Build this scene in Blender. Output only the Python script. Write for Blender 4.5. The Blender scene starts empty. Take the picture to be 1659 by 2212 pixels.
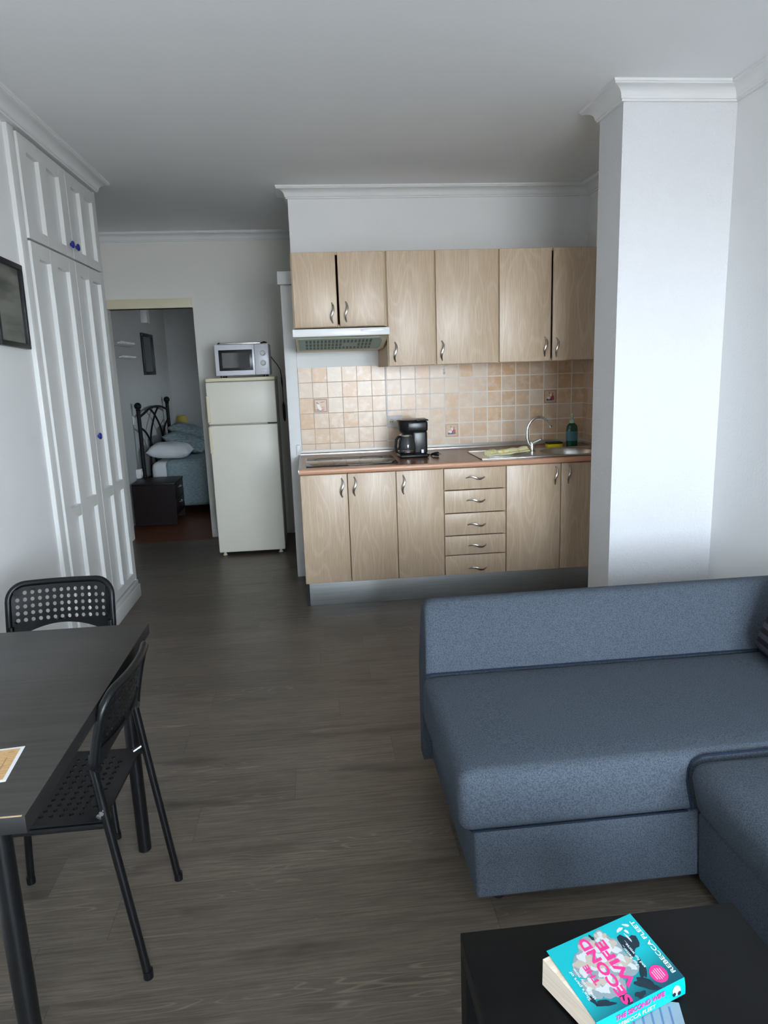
import bpy, bmesh, math, random
from mathutils import Vector, Matrix
random.seed(7)
SC = bpy.context.scene
COL = SC.collection

# ------------------------------------------------------------------ camera
def setup_camera():
    cam = bpy.data.cameras.new('camera')
    ob = bpy.data.objects.new('camera', cam); COL.objects.link(ob)
    right = Vector((0.99404154, -0.1034983, -0.03419815))
    up = Vector((0.05425913, 0.19772537, 0.97875463))
    fwd = Vector((0.0945376, 0.97477832, -0.20216296))
    m = Matrix((right, up, -fwd)).transposed().to_4x4()
    m.translation = Vector((0, 0, 1.47265))
    ob.matrix_world = m
    cam.sensor_fit = 'AUTO'; cam.sensor_width = 36.0
    cam.lens = 1503.73 * 36.0 / 2212.0
    cam.clip_start = 0.02; cam.clip_end = 100
    SC.camera = ob
setup_camera()

# ------------------------------------------------------------------ light
SKY_STRENGTH = 64.0
EXPOSURE = -0.40
def setup_world():
    w = bpy.data.worlds.new('daylight'); SC.world = w
    w.use_nodes = True
    nt = w.node_tree; nt.nodes.clear()
    out = nt.nodes.new('ShaderNodeOutputWorld')
    bg = nt.nodes.new('ShaderNodeBackground')
    tc = nt.nodes.new('ShaderNodeTexCoord')
    sep = nt.nodes.new('ShaderNodeSeparateXYZ')
    mr = nt.nodes.new('ShaderNodeMapRange')
    mr.inputs['From Min'].default_value = -1; mr.inputs['From Max'].default_value = 1
    rp = nt.nodes.new('ShaderNodeValToRGB')
    e = rp.color_ramp.elements
    e[0].position = 0.0; e[0].color = (.36, .36, .36, 1)
    e[1].position = 1.0; e[1].color = (.36, .42, .50, 1)
    for p, c in ((.44, (.42, .43, .44, 1)), (.50, (.80, .90, .99, 1)), (.56, (.74, .85, .96, 1)), (.70, (.47, .56, .67, 1))):
        n = e.new(p); n.color = c
    nt.links.new(tc.outputs['Generated'], sep.inputs[0])
    nt.links.new(sep.outputs['Z'], mr.inputs['Value'])
    nt.links.new(mr.outputs[0], rp.inputs[0])
    nt.links.new(rp.outputs[0], bg.inputs['Color'])
    bg.inputs['Strength'].default_value = SKY_STRENGTH
    nt.links.new(bg.outputs[0], out.inputs[0])
setup_world()
def portal(name, loc, rot, sx, sy):
    l = bpy.data.lights.new(name, 'AREA'); l.shape = 'RECTANGLE'; l.size = sx; l.size_y = sy
    l.cycles.is_portal = True
    o = bpy.data.objects.new(name, l); COL.objects.link(o)
    o.location = loc; o.rotation_euler = rot
# the balcony door behind the camera and the bedroom window let the daylight in
DOOR = (0.20, 1.90, 0.03, 2.12)      # x0, x1, z0, z1 in the back wall
BACK = -1.75
portal('balcony_daylight', ((DOOR[0]+DOOR[1])/2, BACK-.14, (DOOR[2]+DOOR[3])/2), (math.pi/2, 0, 0), DOOR[1]-DOOR[0], DOOR[3]-DOOR[2])
BWIN = (7.7, 8.5, 1.25, 1.42)           # y0, y1, z0, z1 in the bedroom's right wall
portal('bedroom_daylight', (1.34, (BWIN[0]+BWIN[1])/2, (BWIN[2]+BWIN[3])/2), (0, math.pi/2, 0), BWIN[3]-BWIN[2], BWIN[1]-BWIN[0])
SC.view_settings.view_transform = 'Standard'
SC.view_settings.look = 'None'
SC.view_settings.gamma = 1
SC.view_settings.use_curve_mapping = False
SC.view_settings.exposure = EXPOSURE

# ------------------------------------------------------------------ materials
def lin(r, g=None, b=None):
    if g is None: r, g, b = r
    f = lambda c: (c/255/12.92) if c/255 <= .04045 else ((c/255+.055)/1.055)**2.4
    return (f(r), f(g), f(b), 1)
def mat(name, col, rough=.5, metal=0.0, bump=None, speck=None, spec=.5, coat=0, trans=0, ior=1.45):
    m = bpy.data.materials.new(name); m.use_nodes = True
    nt = m.node_tree; b = nt.nodes['Principled BSDF']
    b.inputs['Base Color'].default_value = col
    b.inputs['Roughness'].default_value = rough
    b.inputs['Metallic'].default_value = metal
    b.inputs['Specular IOR Level'].default_value = spec
    b.inputs['Coat Weight'].default_value = coat
    b.inputs['Transmission Weight'].default_value = trans
    b.inputs['IOR'].default_value = ior
    if bump or speck:
        tc = nt.nodes.new('ShaderNodeTexCoord')
    if speck:      # (scale xyz, colour2, contrast lo, hi)
        mp = nt.nodes.new('ShaderNodeMapping'); mp.inputs['Scale'].default_value = speck[0]
        nz = nt.nodes.new('ShaderNodeTexNoise'); nz.inputs['Scale'].default_value = 1; nz.inputs['Detail'].default_value = 3
        mr = nt.nodes.new('ShaderNodeMapRange'); mr.inputs['From Min'].default_value = speck[2]; mr.inputs['From Max'].default_value = speck[3]
        mx = nt.nodes.new('ShaderNodeMix'); mx.data_type = 'RGBA'
        mx.inputs['A'].default_value = col; mx.inputs['B'].default_value = speck[1]
        nt.links.new(tc.outputs['Object'], mp.inputs[0]); nt.links.new(mp.outputs[0], nz.inputs['Vector'])
        nt.links.new(nz.outputs['Fac'], mr.inputs['Value']); nt.links.new(mr.outputs[0], mx.inputs['Factor'])
        nt.links.new(mx.outputs['Result'], b.inputs['Base Color'])
    if bump:       # (scale, strength, distance)
        nz = nt.nodes.new('ShaderNodeTexNoise'); nz.inputs['Scale'].default_value = bump[0]; nz.inputs['Detail'].default_value = 4
        bp = nt.nodes.new('ShaderNodeBump'); bp.inputs['Strength'].default_value = bump[1]; bp.inputs['Distance'].default_value = bump[2]
        nt.links.new(tc.outputs['Object'], nz.inputs['Vector']); nt.links.new(nz.outputs['Fac'], bp.inputs['Height'])
        nt.links.new(bp.outputs[0], b.inputs['Normal'])
    return m
def wood(name, c1, c2, c3, axis='Z', rough=.4, stretch=22.0, rings=9.0, spec=.5):
    """grain running along axis, in object coordinates"""
    m = bpy.data.materials.new(name); m.use_nodes = True
    nt = m.node_tree; b = nt.nodes['Principled BSDF']; L = nt.links.new
    tc = nt.nodes.new('ShaderNodeTexCoord')
    oi = nt.nodes.new('ShaderNodeObjectInfo')
    def stretched(sc_across, sc_along):
        mp = nt.nodes.new('ShaderNodeMapping')
        s = [sc_across]*3; s['XYZ'.index(axis)] = sc_along
        mp.inputs['Scale'].default_value = s
        L(tc.outputs['Object'], mp.inputs['Vector'])
        ad = nt.nodes.new('ShaderNodeVectorMath'); ad.operation = 'ADD'
        cb = nt.nodes.new('ShaderNodeMath'); cb.operation = 'MULTIPLY'; cb.inputs[1].default_value = 37.0
        L(oi.outputs['Random'], cb.inputs[0]); L(mp.outputs[0], ad.inputs[0]); L(cb.outputs[0], ad.inputs[1])
        return ad.outputs[0]
    n1 = nt.nodes.new('ShaderNodeTexNoise'); n1.inputs['Scale'].default_value = 1; n1.inputs['Detail'].default_value = 5; n1.inputs['Roughness'].default_value = .7
    L(stretched(180, 180/stretch), n1.inputs['Vector'])
    n2 = nt.nodes.new('ShaderNodeTexNoise'); n2.inputs['Scale'].default_value = 1; n2.inputs['Detail'].default_value = 1
    L(stretched(6.5, 6.5/4.5), n2.inputs['Vector'])
    mu = nt.nodes.new('ShaderNodeMath'); mu.operation = 'MULTIPLY'; mu.inputs[1].default_value = rings
    fr = nt.nodes.new('ShaderNodeMath'); fr.operation = 'PINGPONG'; fr.inputs[1].default_value = .5
    L(n2.outputs['Fac'], mu.inputs[0]); L(mu.outputs[0], fr.inputs[0])
    ring = nt.nodes.new('ShaderNodeMapRange'); ring.inputs['From Min'].default_value = .30; ring.inputs['From Max'].default_value = .5
    L(fr.outputs[0], ring.inputs['Value'])
    mx = nt.nodes.new('ShaderNodeMix'); mx.data_type = 'RGBA'; mx.inputs['A'].default_value = c1; mx.inputs['B'].default_value = c2
    mr = nt.nodes.new('ShaderNodeMapRange'); mr.inputs['From Min'].default_value = .35; mr.inputs['From Max'].default_value = .68
    L(n1.outputs['Fac'], mr.inputs['Value']); L(mr.outputs[0], mx.inputs['Factor'])
    mx2 = nt.nodes.new('ShaderNodeMix'); mx2.data_type = 'RGBA'; mx2.inputs['B'].default_value = c3
    ml = nt.nodes.new('ShaderNodeMath'); ml.operation = 'MULTIPLY'
    L(ring.outputs[0], ml.inputs[0]); ml.inputs[1].default_value = .32
    L(mx.outputs['Result'], mx2.inputs['A']); L(ml.outputs[0], mx2.inputs['Factor'])
    L(mx2.outputs['Result'], b.inputs['Base Color'])
    b.inputs['Roughness'].default_value = rough
    b.inputs['Specular IOR Level'].default_value = spec
    return m
def floor_material(name, base, dark, light, rough=.42):
    """planks along X, 0.185 wide"""
    m = bpy.data.materials.new(name); m.use_nodes = True
    nt = m.node_tree; b = nt.nodes['Principled BSDF']; L = nt.links.new
    N = nt.nodes.new
    def math_(op, a, bb=None, c=None):
        n = N('ShaderNodeMath'); n.operation = op
        for i, v in enumerate((a, bb, c)):
            if v is None: continue
            if isinstance(v, (int, float)): n.inputs[i].default_value = v
            else: L(v, n.inputs[i])
        return n.outputs[0]
    tc = N('ShaderNodeTexCoord'); sp = N('ShaderNodeSeparateXYZ'); L(tc.outputs['Object'], sp.inputs[0])
    row = math_('FLOOR', math_('DIVIDE', sp.outputs['Y'], .185))
    rw = N('ShaderNodeTexWhiteNoise'); rw.noise_dimensions = '1D'; L(row, rw.inputs['W'])
    xs = math_('ADD', math_('DIVIDE', sp.outputs['X'], 1.22), rw.outputs['Value'])
    colm = math_('FLOOR', xs)
    cell = N('ShaderNodeCombineXYZ'); L(row, cell.inputs[0]); L(colm, cell.inputs[1])
    pw = N('ShaderNodeTexWhiteNoise'); pw.noise_dimensions = '2D'; L(cell.outputs[0], pw.inputs['Vector'])
    # plank-local coordinates
    off = math_('MULTIPLY', pw.outputs['Value'], 50.0)
    gx = math_('ADD', sp.outputs['X'], off)
    gv = N('ShaderNodeCombineXYZ'); L(gx, gv.inputs[0]); L(sp.outputs['Y'], gv.inputs[1]); L(off, gv.inputs[2])
    def noise(sx, sy, detail, ro=.6):
        mp = N('ShaderNodeMapping'); mp.inputs['Scale'].default_value = (sx, sy, 1); L(gv.outputs[0], mp.inputs[0])
        n = N('ShaderNodeTexNoise'); n.inputs['Scale'].default_value = 1; n.inputs['Detail'].default_value = detail; n.inputs['Roughness'].default_value = ro
        L(mp.outputs[0], n.inputs['Vector']); return n.outputs['Fac']
    fine = noise(5.5, 130, 5, .75)
    blot = noise(1.9, 9, 3)
    rings = noise(1.0, 8.5, 2.2)
    pp = math_('PINGPONG', math_('MULTIPLY', rings, 24), .5)
    rg = N('ShaderNodeMapRange'); rg.inputs['From Min'].default_value = .36; rg.inputs['From Max'].default_value = .5; L(pp, rg.inputs['Value'])
    kn = N('ShaderNodeMapRange'); kn.inputs['From Min'].default_value = .54; kn.inputs['From Max'].default_value = .66; L(noise(1.1, 6, 2), kn.inputs['Value'])
    ringf = math_('MULTIPLY', rg.outputs[0], kn.outputs[0])
    mr = N('ShaderNodeMapRange'); mr.inputs['From Min'].default_value = .36; mr.inputs['From Max'].default_value = .66; L(fine, mr.inputs['Value'])
    mx = N('ShaderNodeMix'); mx.data_type = 'RGBA'; mx.inputs['A'].default_value = base; mx.inputs['B'].default_value = dark
    L(math_('MULTIPLY', mr.outputs[0], .75), mx.inputs['Factor'])
    br = N('ShaderNodeMapRange'); br.inputs['From Min'].default_value = .56; br.inputs['From Max'].default_value = .74; L(blot, br.inputs['Value'])
    mx1 = N('ShaderNodeMix'); mx1.data_type = 'RGBA'; mx1.inputs['B'].default_value = dark
    L(mx.outputs['Result'], mx1.inputs['A']); L(math_('MULTIPLY', br.outputs[0], .9), mx1.inputs['Factor'])
    mx2 = N('ShaderNodeMix'); mx2.data_type = 'RGBA'; mx2.inputs['B'].default_value = light
    L(mx1.outputs['Result'], mx2.inputs['A']); L(math_('MULTIPLY', ringf, .5), mx2.inputs['Factor'])
    # plank tone
    tone = math_('MULTIPLY_ADD', pw.outputs['Value'], .28, .86)
    # joints
    fy = math_('FRACT', math_('DIVIDE', sp.outputs['Y'], .185)); fx = math_('FRACT', xs)
    jy = math_('LESS_THAN', fy, .010); jx = math_('LESS_THAN', fx, .0018)
    j = math_('MAXIMUM', jy, jx)
    tone2 = math_('MULTIPLY', tone, math_('SUBTRACT', 1.0, math_('MULTIPLY', j, .35)))
    vm = N('ShaderNodeVectorMath'); vm.operation = 'SCALE'; L(mx2.outputs['Result'], vm.inputs[0]); L(tone2, vm.inputs['Scale'])
    L(vm.outputs[0], b.inputs['Base Color'])
    rr = math_('MULTIPLY_ADD', fine, .15, rough-.07); L(rr, b.inputs['Roughness'])
    bm_ = N('ShaderNodeBump'); bm_.inputs['Strength'].default_value = .12; bm_.inputs['Distance'].default_value = .002
    L(fine, bm_.inputs['Height']); L(bm_.outputs[0], b.inputs['Normal'])
    b.inputs['Specular IOR Level'].default_value = .4
    return m
def tile_material(name, pitch_u, pitch_v, u0, v0, grout_w, grout_col, uax='X'):
    m = bpy.data.materials.new(name); m.use_nodes = True
    nt = m.node_tree; b = nt.nodes['Principled BSDF']; L = nt.links.new; N = nt.nodes.new
    def math_(op, a, bb=None, c=None):
        n = N('ShaderNodeMath'); n.operation = op
        for i, v in enumerate((a, bb, c)):
            if v is None: continue
            if isinstance(v, (int, float)): n.inputs[i].default_value = v
            else: L(v, n.inputs[i])
        return n.outputs[0]
    tc = N('ShaderNodeTexCoord'); sp = N('ShaderNodeSeparateXYZ'); L(tc.outputs['Object'], sp.inputs[0])
    u = math_('DIVIDE', math_('SUBTRACT', sp.outputs[uax], u0), pitch_u)
    v = math_('DIVIDE', math_('SUBTRACT', sp.outputs['Z'], v0), pitch_v)
    cell = N('ShaderNodeCombineXYZ'); L(math_('FLOOR', u), cell.inputs[0]); L(math_('FLOOR', v), cell.inputs[1])
    wn = N('ShaderNodeTexWhiteNoise'); wn.noise_dimensions = '3D'; L(cell.outputs[0], wn.inputs['Vector'])
    rp = N('ShaderNodeValToRGB'); L(wn.outputs['Value'], rp.inputs[0])
    e = rp.color_ramp.elements
    e[0].position = 0; e[0].color = lin(224, 202, 178)
    e[1].position = 1; e[1].color = lin(214, 170, 124)
    for p, c in ((.3, (220, 193, 164)), (.55, (218, 186, 152)), (.8, (214, 178, 140))):
        x = e.new(p); x.color = lin(*c)
    nz = N('ShaderNodeTexNoise'); nz.inputs['Scale'].default_value = 26; nz.inputs['Detail'].default_value = 5; L(tc.outputs['Object'], nz.inputs['Vector'])
    mr = N('ShaderNodeMapRange'); mr.inputs['From Min'].default_value = .45; mr.inputs['From Max'].default_value = .75; L(nz.outputs['Fac'], mr.inputs['Value'])
    mx = N('ShaderNodeMix'); mx.data_type = 'RGBA'; mx.inputs['B'].default_value = lin(232, 214, 194); L(rp.outputs[0], mx.inputs['A'])
    L(math_('MULTIPLY', mr.outputs[0], .75), mx.inputs['Factor'])
    fu = math_('FRACT', u); fv = math_('FRACT', v)
    eu = math_('MINIMUM', fu, math_('SUBTRACT', 1.0, fu)); ev = math_('MINIMUM', fv, math_('SUBTRACT', 1.0, fv))
    g = math_('LESS_THAN', math_('MINIMUM', eu, ev), grout_w)
    mx2 = N('ShaderNodeMix'); mx2.data_type = 'RGBA'; mx2.inputs['B'].default_value = grout_col
    L(mx.outputs['Result'], mx2.inputs['A']); L(g, mx2.inputs['Factor'])
    L(mx2.outputs['Result'], b.inputs['Base Color'])
    L(math_('MULTIPLY_ADD', g, .4, .28), b.inputs['Roughness'])
    bp = N('ShaderNodeBump'); bp.inputs['Strength'].default_value = .5; bp.inputs['Distance'].default_value = .002
    L(math_('SUBTRACT', 1.0, g), bp.inputs['Height']); L(bp.outputs[0], b.inputs['Normal'])
    return m

W = lambda v: (v, v, v, 1)
M = {}
M['wall'] = mat('white_plaster', (.85, .85, .84, 1), .85, bump=(70, .25, .004))
M['wall_left'] = mat('white_plaster_rolled', (.85, .85, .84, 1), .7, bump=(14, .2, .01))
M['stucco'] = mat('textured_plaster', (.76, .76, .77, 1), .85, bump=(110, .7, .005))
M['ceil'] = mat('ceiling_paint', (.91, .91, .905, 1), .9, bump=(40, .1, .003))
M['crown'] = mat('moulding_paint', (.82, .82, .81, 1), .6)
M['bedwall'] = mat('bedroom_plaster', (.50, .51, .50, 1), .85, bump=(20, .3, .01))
M['gloss_white'] = mat('white_gloss_paint', (.76, .755, .735, 1), .32, bump=(9, .05, .01))
M['floor'] = floor_material('dark_oak_laminate', lin(108, 98, 87), lin(67, 60, 53), lin(146, 133, 119), .36)
M['bedfloor'] = wood('reddish_boards', lin(118, 72, 48), lin(88, 52, 36), lin(74, 42, 30), 'X', .4)
M['oak'] = wood('light_oak_foil', lin(202, 179, 152), lin(182, 156, 129), lin(220, 201, 178), 'Z', .36)
M['oak_edge'] = mat('oak_edge_band', lin(186, 152, 112), .45)
M['carcass'] = mat('cabinet_board', lin(196, 172, 138), .5)
M['worktop'] = wood('brown_worktop', lin(150, 108, 82), lin(118, 80, 58), lin(132, 92, 68), 'X', .25, rings=6)
M['worktop_edge'] = mat('worktop_edge', lin(196, 146, 116), .3)
M['steel'] = mat('brushed_steel', (.62, .62, .61, 1), .28, 1.0)
M['alu'] = mat('aluminium_plinth', (.56, .58, .58, 1), .38, .85, speck=((3, 3, 260), (.48, .50, .50, 1), .4, .6))
M['chrome'] = mat('chrome', (.80, .80, .80, 1), .12, 1.0)
M['handle'] = mat('satin_nickel', (.55, .52, .48, 1), .28, 1.0)
M['glass_hob'] = mat('black_hob_glass', (.012, .012, .013, 1), .05, spec=.9)
M['black_plastic'] = mat('black_plastic', (.010, .010, .011, 1), .28)
M['black_matte'] = mat('black_matte', (.012, .012, .013, 1), .6)
M['dark_glass'] = mat('smoked_glass', (.03, .03, .03, 1), .05, spec=.8)
M['white_plastic'] = mat('white_plastic', (.78, .78, .77, 1), .35)
M['hood_white'] = mat('hood_white', (.84, .84, .83, 1), .3)
M['cream'] = mat('aged_cream', lin(226, 216, 186), .45)
M['fridge'] = mat('fridge_enamel', lin(236, 231, 216), .38, bump=(60, .05, .002))
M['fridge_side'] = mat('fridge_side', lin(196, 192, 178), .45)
M['green_grille'] = mat('green_grille', lin(150, 172, 162), .5)
M['grille_slot'] = mat('grille_slot', lin(84, 104, 98), .6)
M['silver_plastic'] = mat('silver_plastic', lin(222, 222, 228), .35, .1)
M['blue_knob'] = mat('blue_ceramic', lin(26, 40, 130), .15, coat=.5)
M['fabric'] = mat('blue_grey_weave', lin(80, 88, 97), .95, speck=((300, 300, 300), lin(60, 67, 76), .40, .62), bump=(420, .3, .002), spec=.2)
M['gap_shade'] = mat('painted_gap_shade', lin(34, 42, 56), .95, spec=.1)
M['black_wood'] = mat('black_brown_foil', lin(12, 12, 13), .5, speck=((3, 40, 40), lin(9, 9, 10), .4, .6), spec=.22)
M['table_top'] = mat('black_brown_top', lin(62, 59, 55), .42, speck=((4, 60, 60), lin(53, 50, 47), .4, .62))
M['table_edge'] = mat('dark_table_side', lin(20, 19, 19), .55)  # even dark tone for the tabletop's sides and underside
M['chipped'] = mat('chipped_edge', lin(190, 165, 130), .7)
M['chair'] = mat('black_chair_plastic', lin(11, 12, 14), .36, spec=.35)
M['chair_metal'] = mat('black_powder_coat', lin(8, 9, 11), .32)
M['bolt'] = mat('bright_bolt', (.6, .62, .65, 1), .25, 1.0)
M['iron'] = mat('black_iron', (.006, .006, .007, 1), .5, spec=.25)
M['wenge'] = wood('wenge_veneer', lin(30, 19, 18), lin(22, 14, 14), lin(34, 22, 20), 'X', .45, spec=.25)
M['teal_cover'] = mat('grey_blue_bedspread', lin(150, 166, 170), .95, speck=((30, 30, 200), lin(122, 140, 146), .4, .62), bump=(60, .3, .006), spec=.1)
M['teal_pillow'] = mat('grey_blue_pillowcase', lin(148, 163, 166), .95, speck=((18, 18, 60), lin(120, 138, 143), .4, .62), bump=(24, .3, .01), spec=.1)
M['sheet'] = mat('white_sheet', (.74, .76, .78, 1), .9, bump=(16, .4, .012), spec=.1)
M['lampshade'] = mat('mustard_lampshade', lin(188, 164, 84), .8)
M['pink_shade'] = mat('dull_pink_trim', lin(160, 128, 112), .8)
M['sponge'] = mat('yellow_sponge', lin(226, 200, 30), .95, bump=(160, .5, .003))
M['scourer'] = mat('dark_scourer', lin(38, 48, 34), .95, bump=(200, .5, .002))
M['cloth'] = mat('cream_cloth', lin(226, 218, 172), .95, speck=((40, 40, 40), lin(214, 196, 96), .56, .66), bump=(120, .4, .003))
M['green_bottle'] = mat('green_soap_bottle', lin(10, 74, 54), .12, coat=.3)
M['bottle_label'] = mat('bottle_label', lin(72, 124, 132), .4)
M['clear_cap'] = mat('pale_green_cap', lin(168, 190, 170), .2)
M['paper'] = mat('paper', lin(214, 198, 180), .85, speck=((2, 2, 900), lin(200, 182, 160), .45, .6))
M['leaflet'] = mat('orange_leaflet', lin(206, 168, 116), .6, speck=((60, 300, 1), lin(190, 146, 92), .5, .6))
M['white_paper'] = mat('white_paper', lin(232, 232, 232), .7)
M['blue_paper'] = mat('pale_blue_paper', lin(138, 158, 172), .6)
M['blue_ink'] = mat('blue_ink', lin(90, 118, 160), .6)
M['cover'] = mat('turquoise_cover', lin(0, 160, 166), .3)
def cover_print(name, c1, c2):
    m = mat(name, c1, .3); nt = m.node_tree; b = nt.nodes['Principled BSDF']; L = nt.links.new
    tc = nt.nodes.new('ShaderNodeTexCoord'); dp = nt.nodes.new('ShaderNodeVectorMath'); dp.operation = 'DOT_PRODUCT'
    dp.inputs[1].default_value = (.55, -1.0, 0)          # towards the spine and the author's name
    mr = nt.nodes.new('ShaderNodeMapRange'); mr.interpolation_type = 'SMOOTHSTEP'
    mr.inputs['From Min'].default_value = -.02; mr.inputs['From Max'].default_value = .065
    mx = nt.nodes.new('ShaderNodeMix'); mx.data_type = 'RGBA'; mx.inputs['A'].default_value = c1; mx.inputs['B'].default_value = c2
    L(tc.outputs['Object'], dp.inputs[0]); L(dp.outputs['Value'], mr.inputs['Value']); L(mr.outputs[0], mx.inputs['Factor']); L(mx.outputs['Result'], b.inputs['Base Color'])
    return m
M['cover_print'] = cover_print('turquoise_cover_print', lin(0, 160, 166), lin(4, 70, 84))
M['cover_dark'] = mat('dark_teal_print', lin(8, 84, 98), .3)
M['pink'] = mat('pink_ink', lin(222, 46, 124), .35)
M['white_ink'] = mat('white_ink', lin(212, 222, 224), .4)
M['rose_light'] = mat('rose_print_light', lin(186, 190, 190), .4)
M['rose_mid'] = mat('rose_print_mid', lin(126, 140, 144), .4)
M['rose_warm'] = mat('rose_print_warm', lin(168, 160, 146), .4)
M['leaf_dark'] = mat('leaf_print_dark', lin(16, 38, 50), .4)
M['frame_black'] = mat('black_frame', lin(30, 31, 34), .4)
M['art'] = mat('grey_landscape_print', lin(128, 128, 120), .35, speck=((2, 2, 9), lin(70, 72, 68), .42, .6))
M['art_bed'] = mat('grey_print', lin(92, 98, 100), .3)
M['mirror'] = mat('grey_mirror_glass', lin(110, 118, 120), .15, .5)
M['motif_brown'] = mat('tile_motif_brown', lin(160, 116, 84), .3)
M['motif_frame'] = mat('tile_motif_frame', lin(196, 156, 122), .3)
M['motif_ground'] = mat('tile_motif_ground', lin(214, 184, 158), .3)
M['motif_white'] = mat('tile_motif_white', lin(240, 230, 222), .3)
M['motif_pink'] = mat('tile_motif_pink', lin(216, 150, 132), .3)
M['motif_red'] = mat('tile_motif_red', lin(190, 70, 60), .3)
M['motif_blue'] = mat('tile_motif_blue', lin(70, 90, 120), .3)
M['pillow_dark'] = mat('charcoal_cushion', lin(24, 24, 28), .95)
M['stripe_grey'] = mat('grey_stripe', lin(66, 66, 74), .95)
M['cord'] = mat('black_cord', (.012, .012, .013, 1), .5)
M['concrete'] = mat('added_balcony_concrete', (.62, .61, .59, 1), .8)

# ------------------------------------------------------------------ mesh builder
class MB:
    def __init__(s): s.bm = bmesh.new(); s.mi = 0
    def mat(s, i): s.mi = i; return s
    def _fin(s, faces, smooth=False):
        for f in faces: f.material_index = s.mi; f.smooth = smooth
        return s
    def quad(s, *ps, smooth=False):
        f = s.bm.faces.new([s.bm.verts.new(p) for p in ps]); s._fin([f], smooth); return s
    def box(s, x0, x1, y0, y1, z0, z1, bev=0.0, seg=2, mtx=None, edges=None):
        vs = [s.bm.verts.new((x, y, z)) for x in (x0, x1) for y in (y0, y1) for z in (z0, z1)]
        F = [(0, 1, 3, 2), (4, 6, 7, 5), (0, 4, 5, 1), (2, 3, 7, 6), (0, 2, 6, 4), (1, 5, 7, 3)]
        fs = [s.bm.faces.new([vs[i] for i in f]) for f in F]
        s._fin(fs)
        if bev > 0:
            es = list({e for f in fs for e in f.edges})
            if edges: es = [e for e in es if edges(e)]
            r = bmesh.ops.bevel(s.bm, geom=es, offset=bev, segments=seg, profile=.5, affect='EDGES', clamp_overlap=True)
            for f in r['faces']: f.material_index = s.mi; f.smooth = True
            vs = list({v for f in fs if f.is_valid for v in f.verts} | {v for f in r['faces'] for v in f.verts})
            for f in {f for v in vs for f in v.link_faces}: f.smooth = seg > 1
        if mtx is not None: bmesh.ops.transform(s.bm, matrix=mtx, verts=vs)
        return s
    def tube(s, pts, r, n=10, closed=False, caps=True, flat=None):
        pts = [Vector(p) for p in pts]; N = len(pts)
        rs = r if isinstance(r, (list, tuple)) else [r]*N
        tang = []
        for i in range(N):
            a = pts[(i-1) % N] if (closed or i > 0) else pts[i]
            b = pts[(i+1) % N] if (closed or i < N-1) else pts[i]
            tang.append((b-a).normalized())
        up = Vector((0, 0, 1)) if abs(tang[0].z) < .9 else Vector((1, 0, 0))
        nrm = (up - tang[0]*up.dot(tang[0])).normalized()
        rings = []
        for i in range(N):
            nrm = (nrm - tang[i]*nrm.dot(tang[i]))
            nrm = nrm.normalized() if nrm.length > 1e-6 else tang[i].orthogonal().normalized()
            bi = tang[i].cross(nrm)
            ring = []
            for k in range(n):
                a = 2*math.pi*k/n
                d = nrm*math.cos(a)*rs[i] + bi*math.sin(a)*rs[i]
                if flat: d = Vector((d.x*flat[0], d.y*flat[1], d.z*flat[2]))
                ring.append(s.bm.verts.new(pts[i]+d))
            rings.append(ring)
        fs = []
        for i in range(N if closed else N-1):
            A, B = rings[i], rings[(i+1) % N]
            for k in range(n):
                fs.append(s.bm.faces.new((A[k], A[(k+1) % n], B[(k+1) % n], B[k])))
        s._fin(fs, True)
        if caps and not closed:
            s._fin([s.bm.faces.new(rings[0][::-1]), s.bm.faces.new(rings[-1])], False)
        return s
    def lathe(s, prof, c=(0, 0, 0), n=32, axis='Z', cap0=True, cap1=True, sx=1, sy=1):
        rings = []
        for r, h in prof:
            ring = []
            for k in range(n):
                a = 2*math.pi*k/n
                p = (r*math.cos(a)*sx, r*math.sin(a)*sy, h)
                if axis == 'X': p = (h, p[0], p[1])
                elif axis == 'Y': p = (p[0], h, p[1])
                ring.append(s.bm.verts.new((p[0]+c[0], p[1]+c[1], p[2]+c[2])))
            rings.append(ring)
        fs = []
        for A, B in zip(rings, rings[1:]):
            for k in range(n): fs.append(s.bm.faces.new((A[k], A[(k+1) % n], B[(k+1) % n], B[k])))
        s._fin(fs, True)
        if cap0: s._fin([s.bm.faces.new(rings[0][::-1])])
        if cap1: s._fin([s.bm.faces.new(rings[-1])])
        return s
    def ball(s, c, r, seg=16, sc=(1, 1, 1)):
        m = Matrix.Translation(c) @ Matrix.Diagonal((r*sc[0], r*sc[1], r*sc[2], 1))
        res = bmesh.ops.create_uvsphere(s.bm, u_segments=seg, v_segments=seg//2, radius=1, matrix=m)
        s._fin(list({f for v in res['verts'] for f in v.link_faces}), True); return s
    def prism(s, poly, fn, smooth=False):
        """poly: list of 2D points; fn(u,v,k) -> 3D with k=0 bottom / 1 top"""
        a = [s.bm.verts.new(fn(u, v, 0)) for u, v in poly]; b = [s.bm.verts.new(fn(u, v, 1)) for u, v in poly]
        n = len(poly); fs = [s.bm.faces.new(a[::-1]), s.bm.faces.new(b)]
        s._fin(fs)
        s._fin([s.bm.faces.new((a[i], a[(i+1) % n], b[(i+1) % n], b[i])) for i in range(n)], smooth)
        return s
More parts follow.
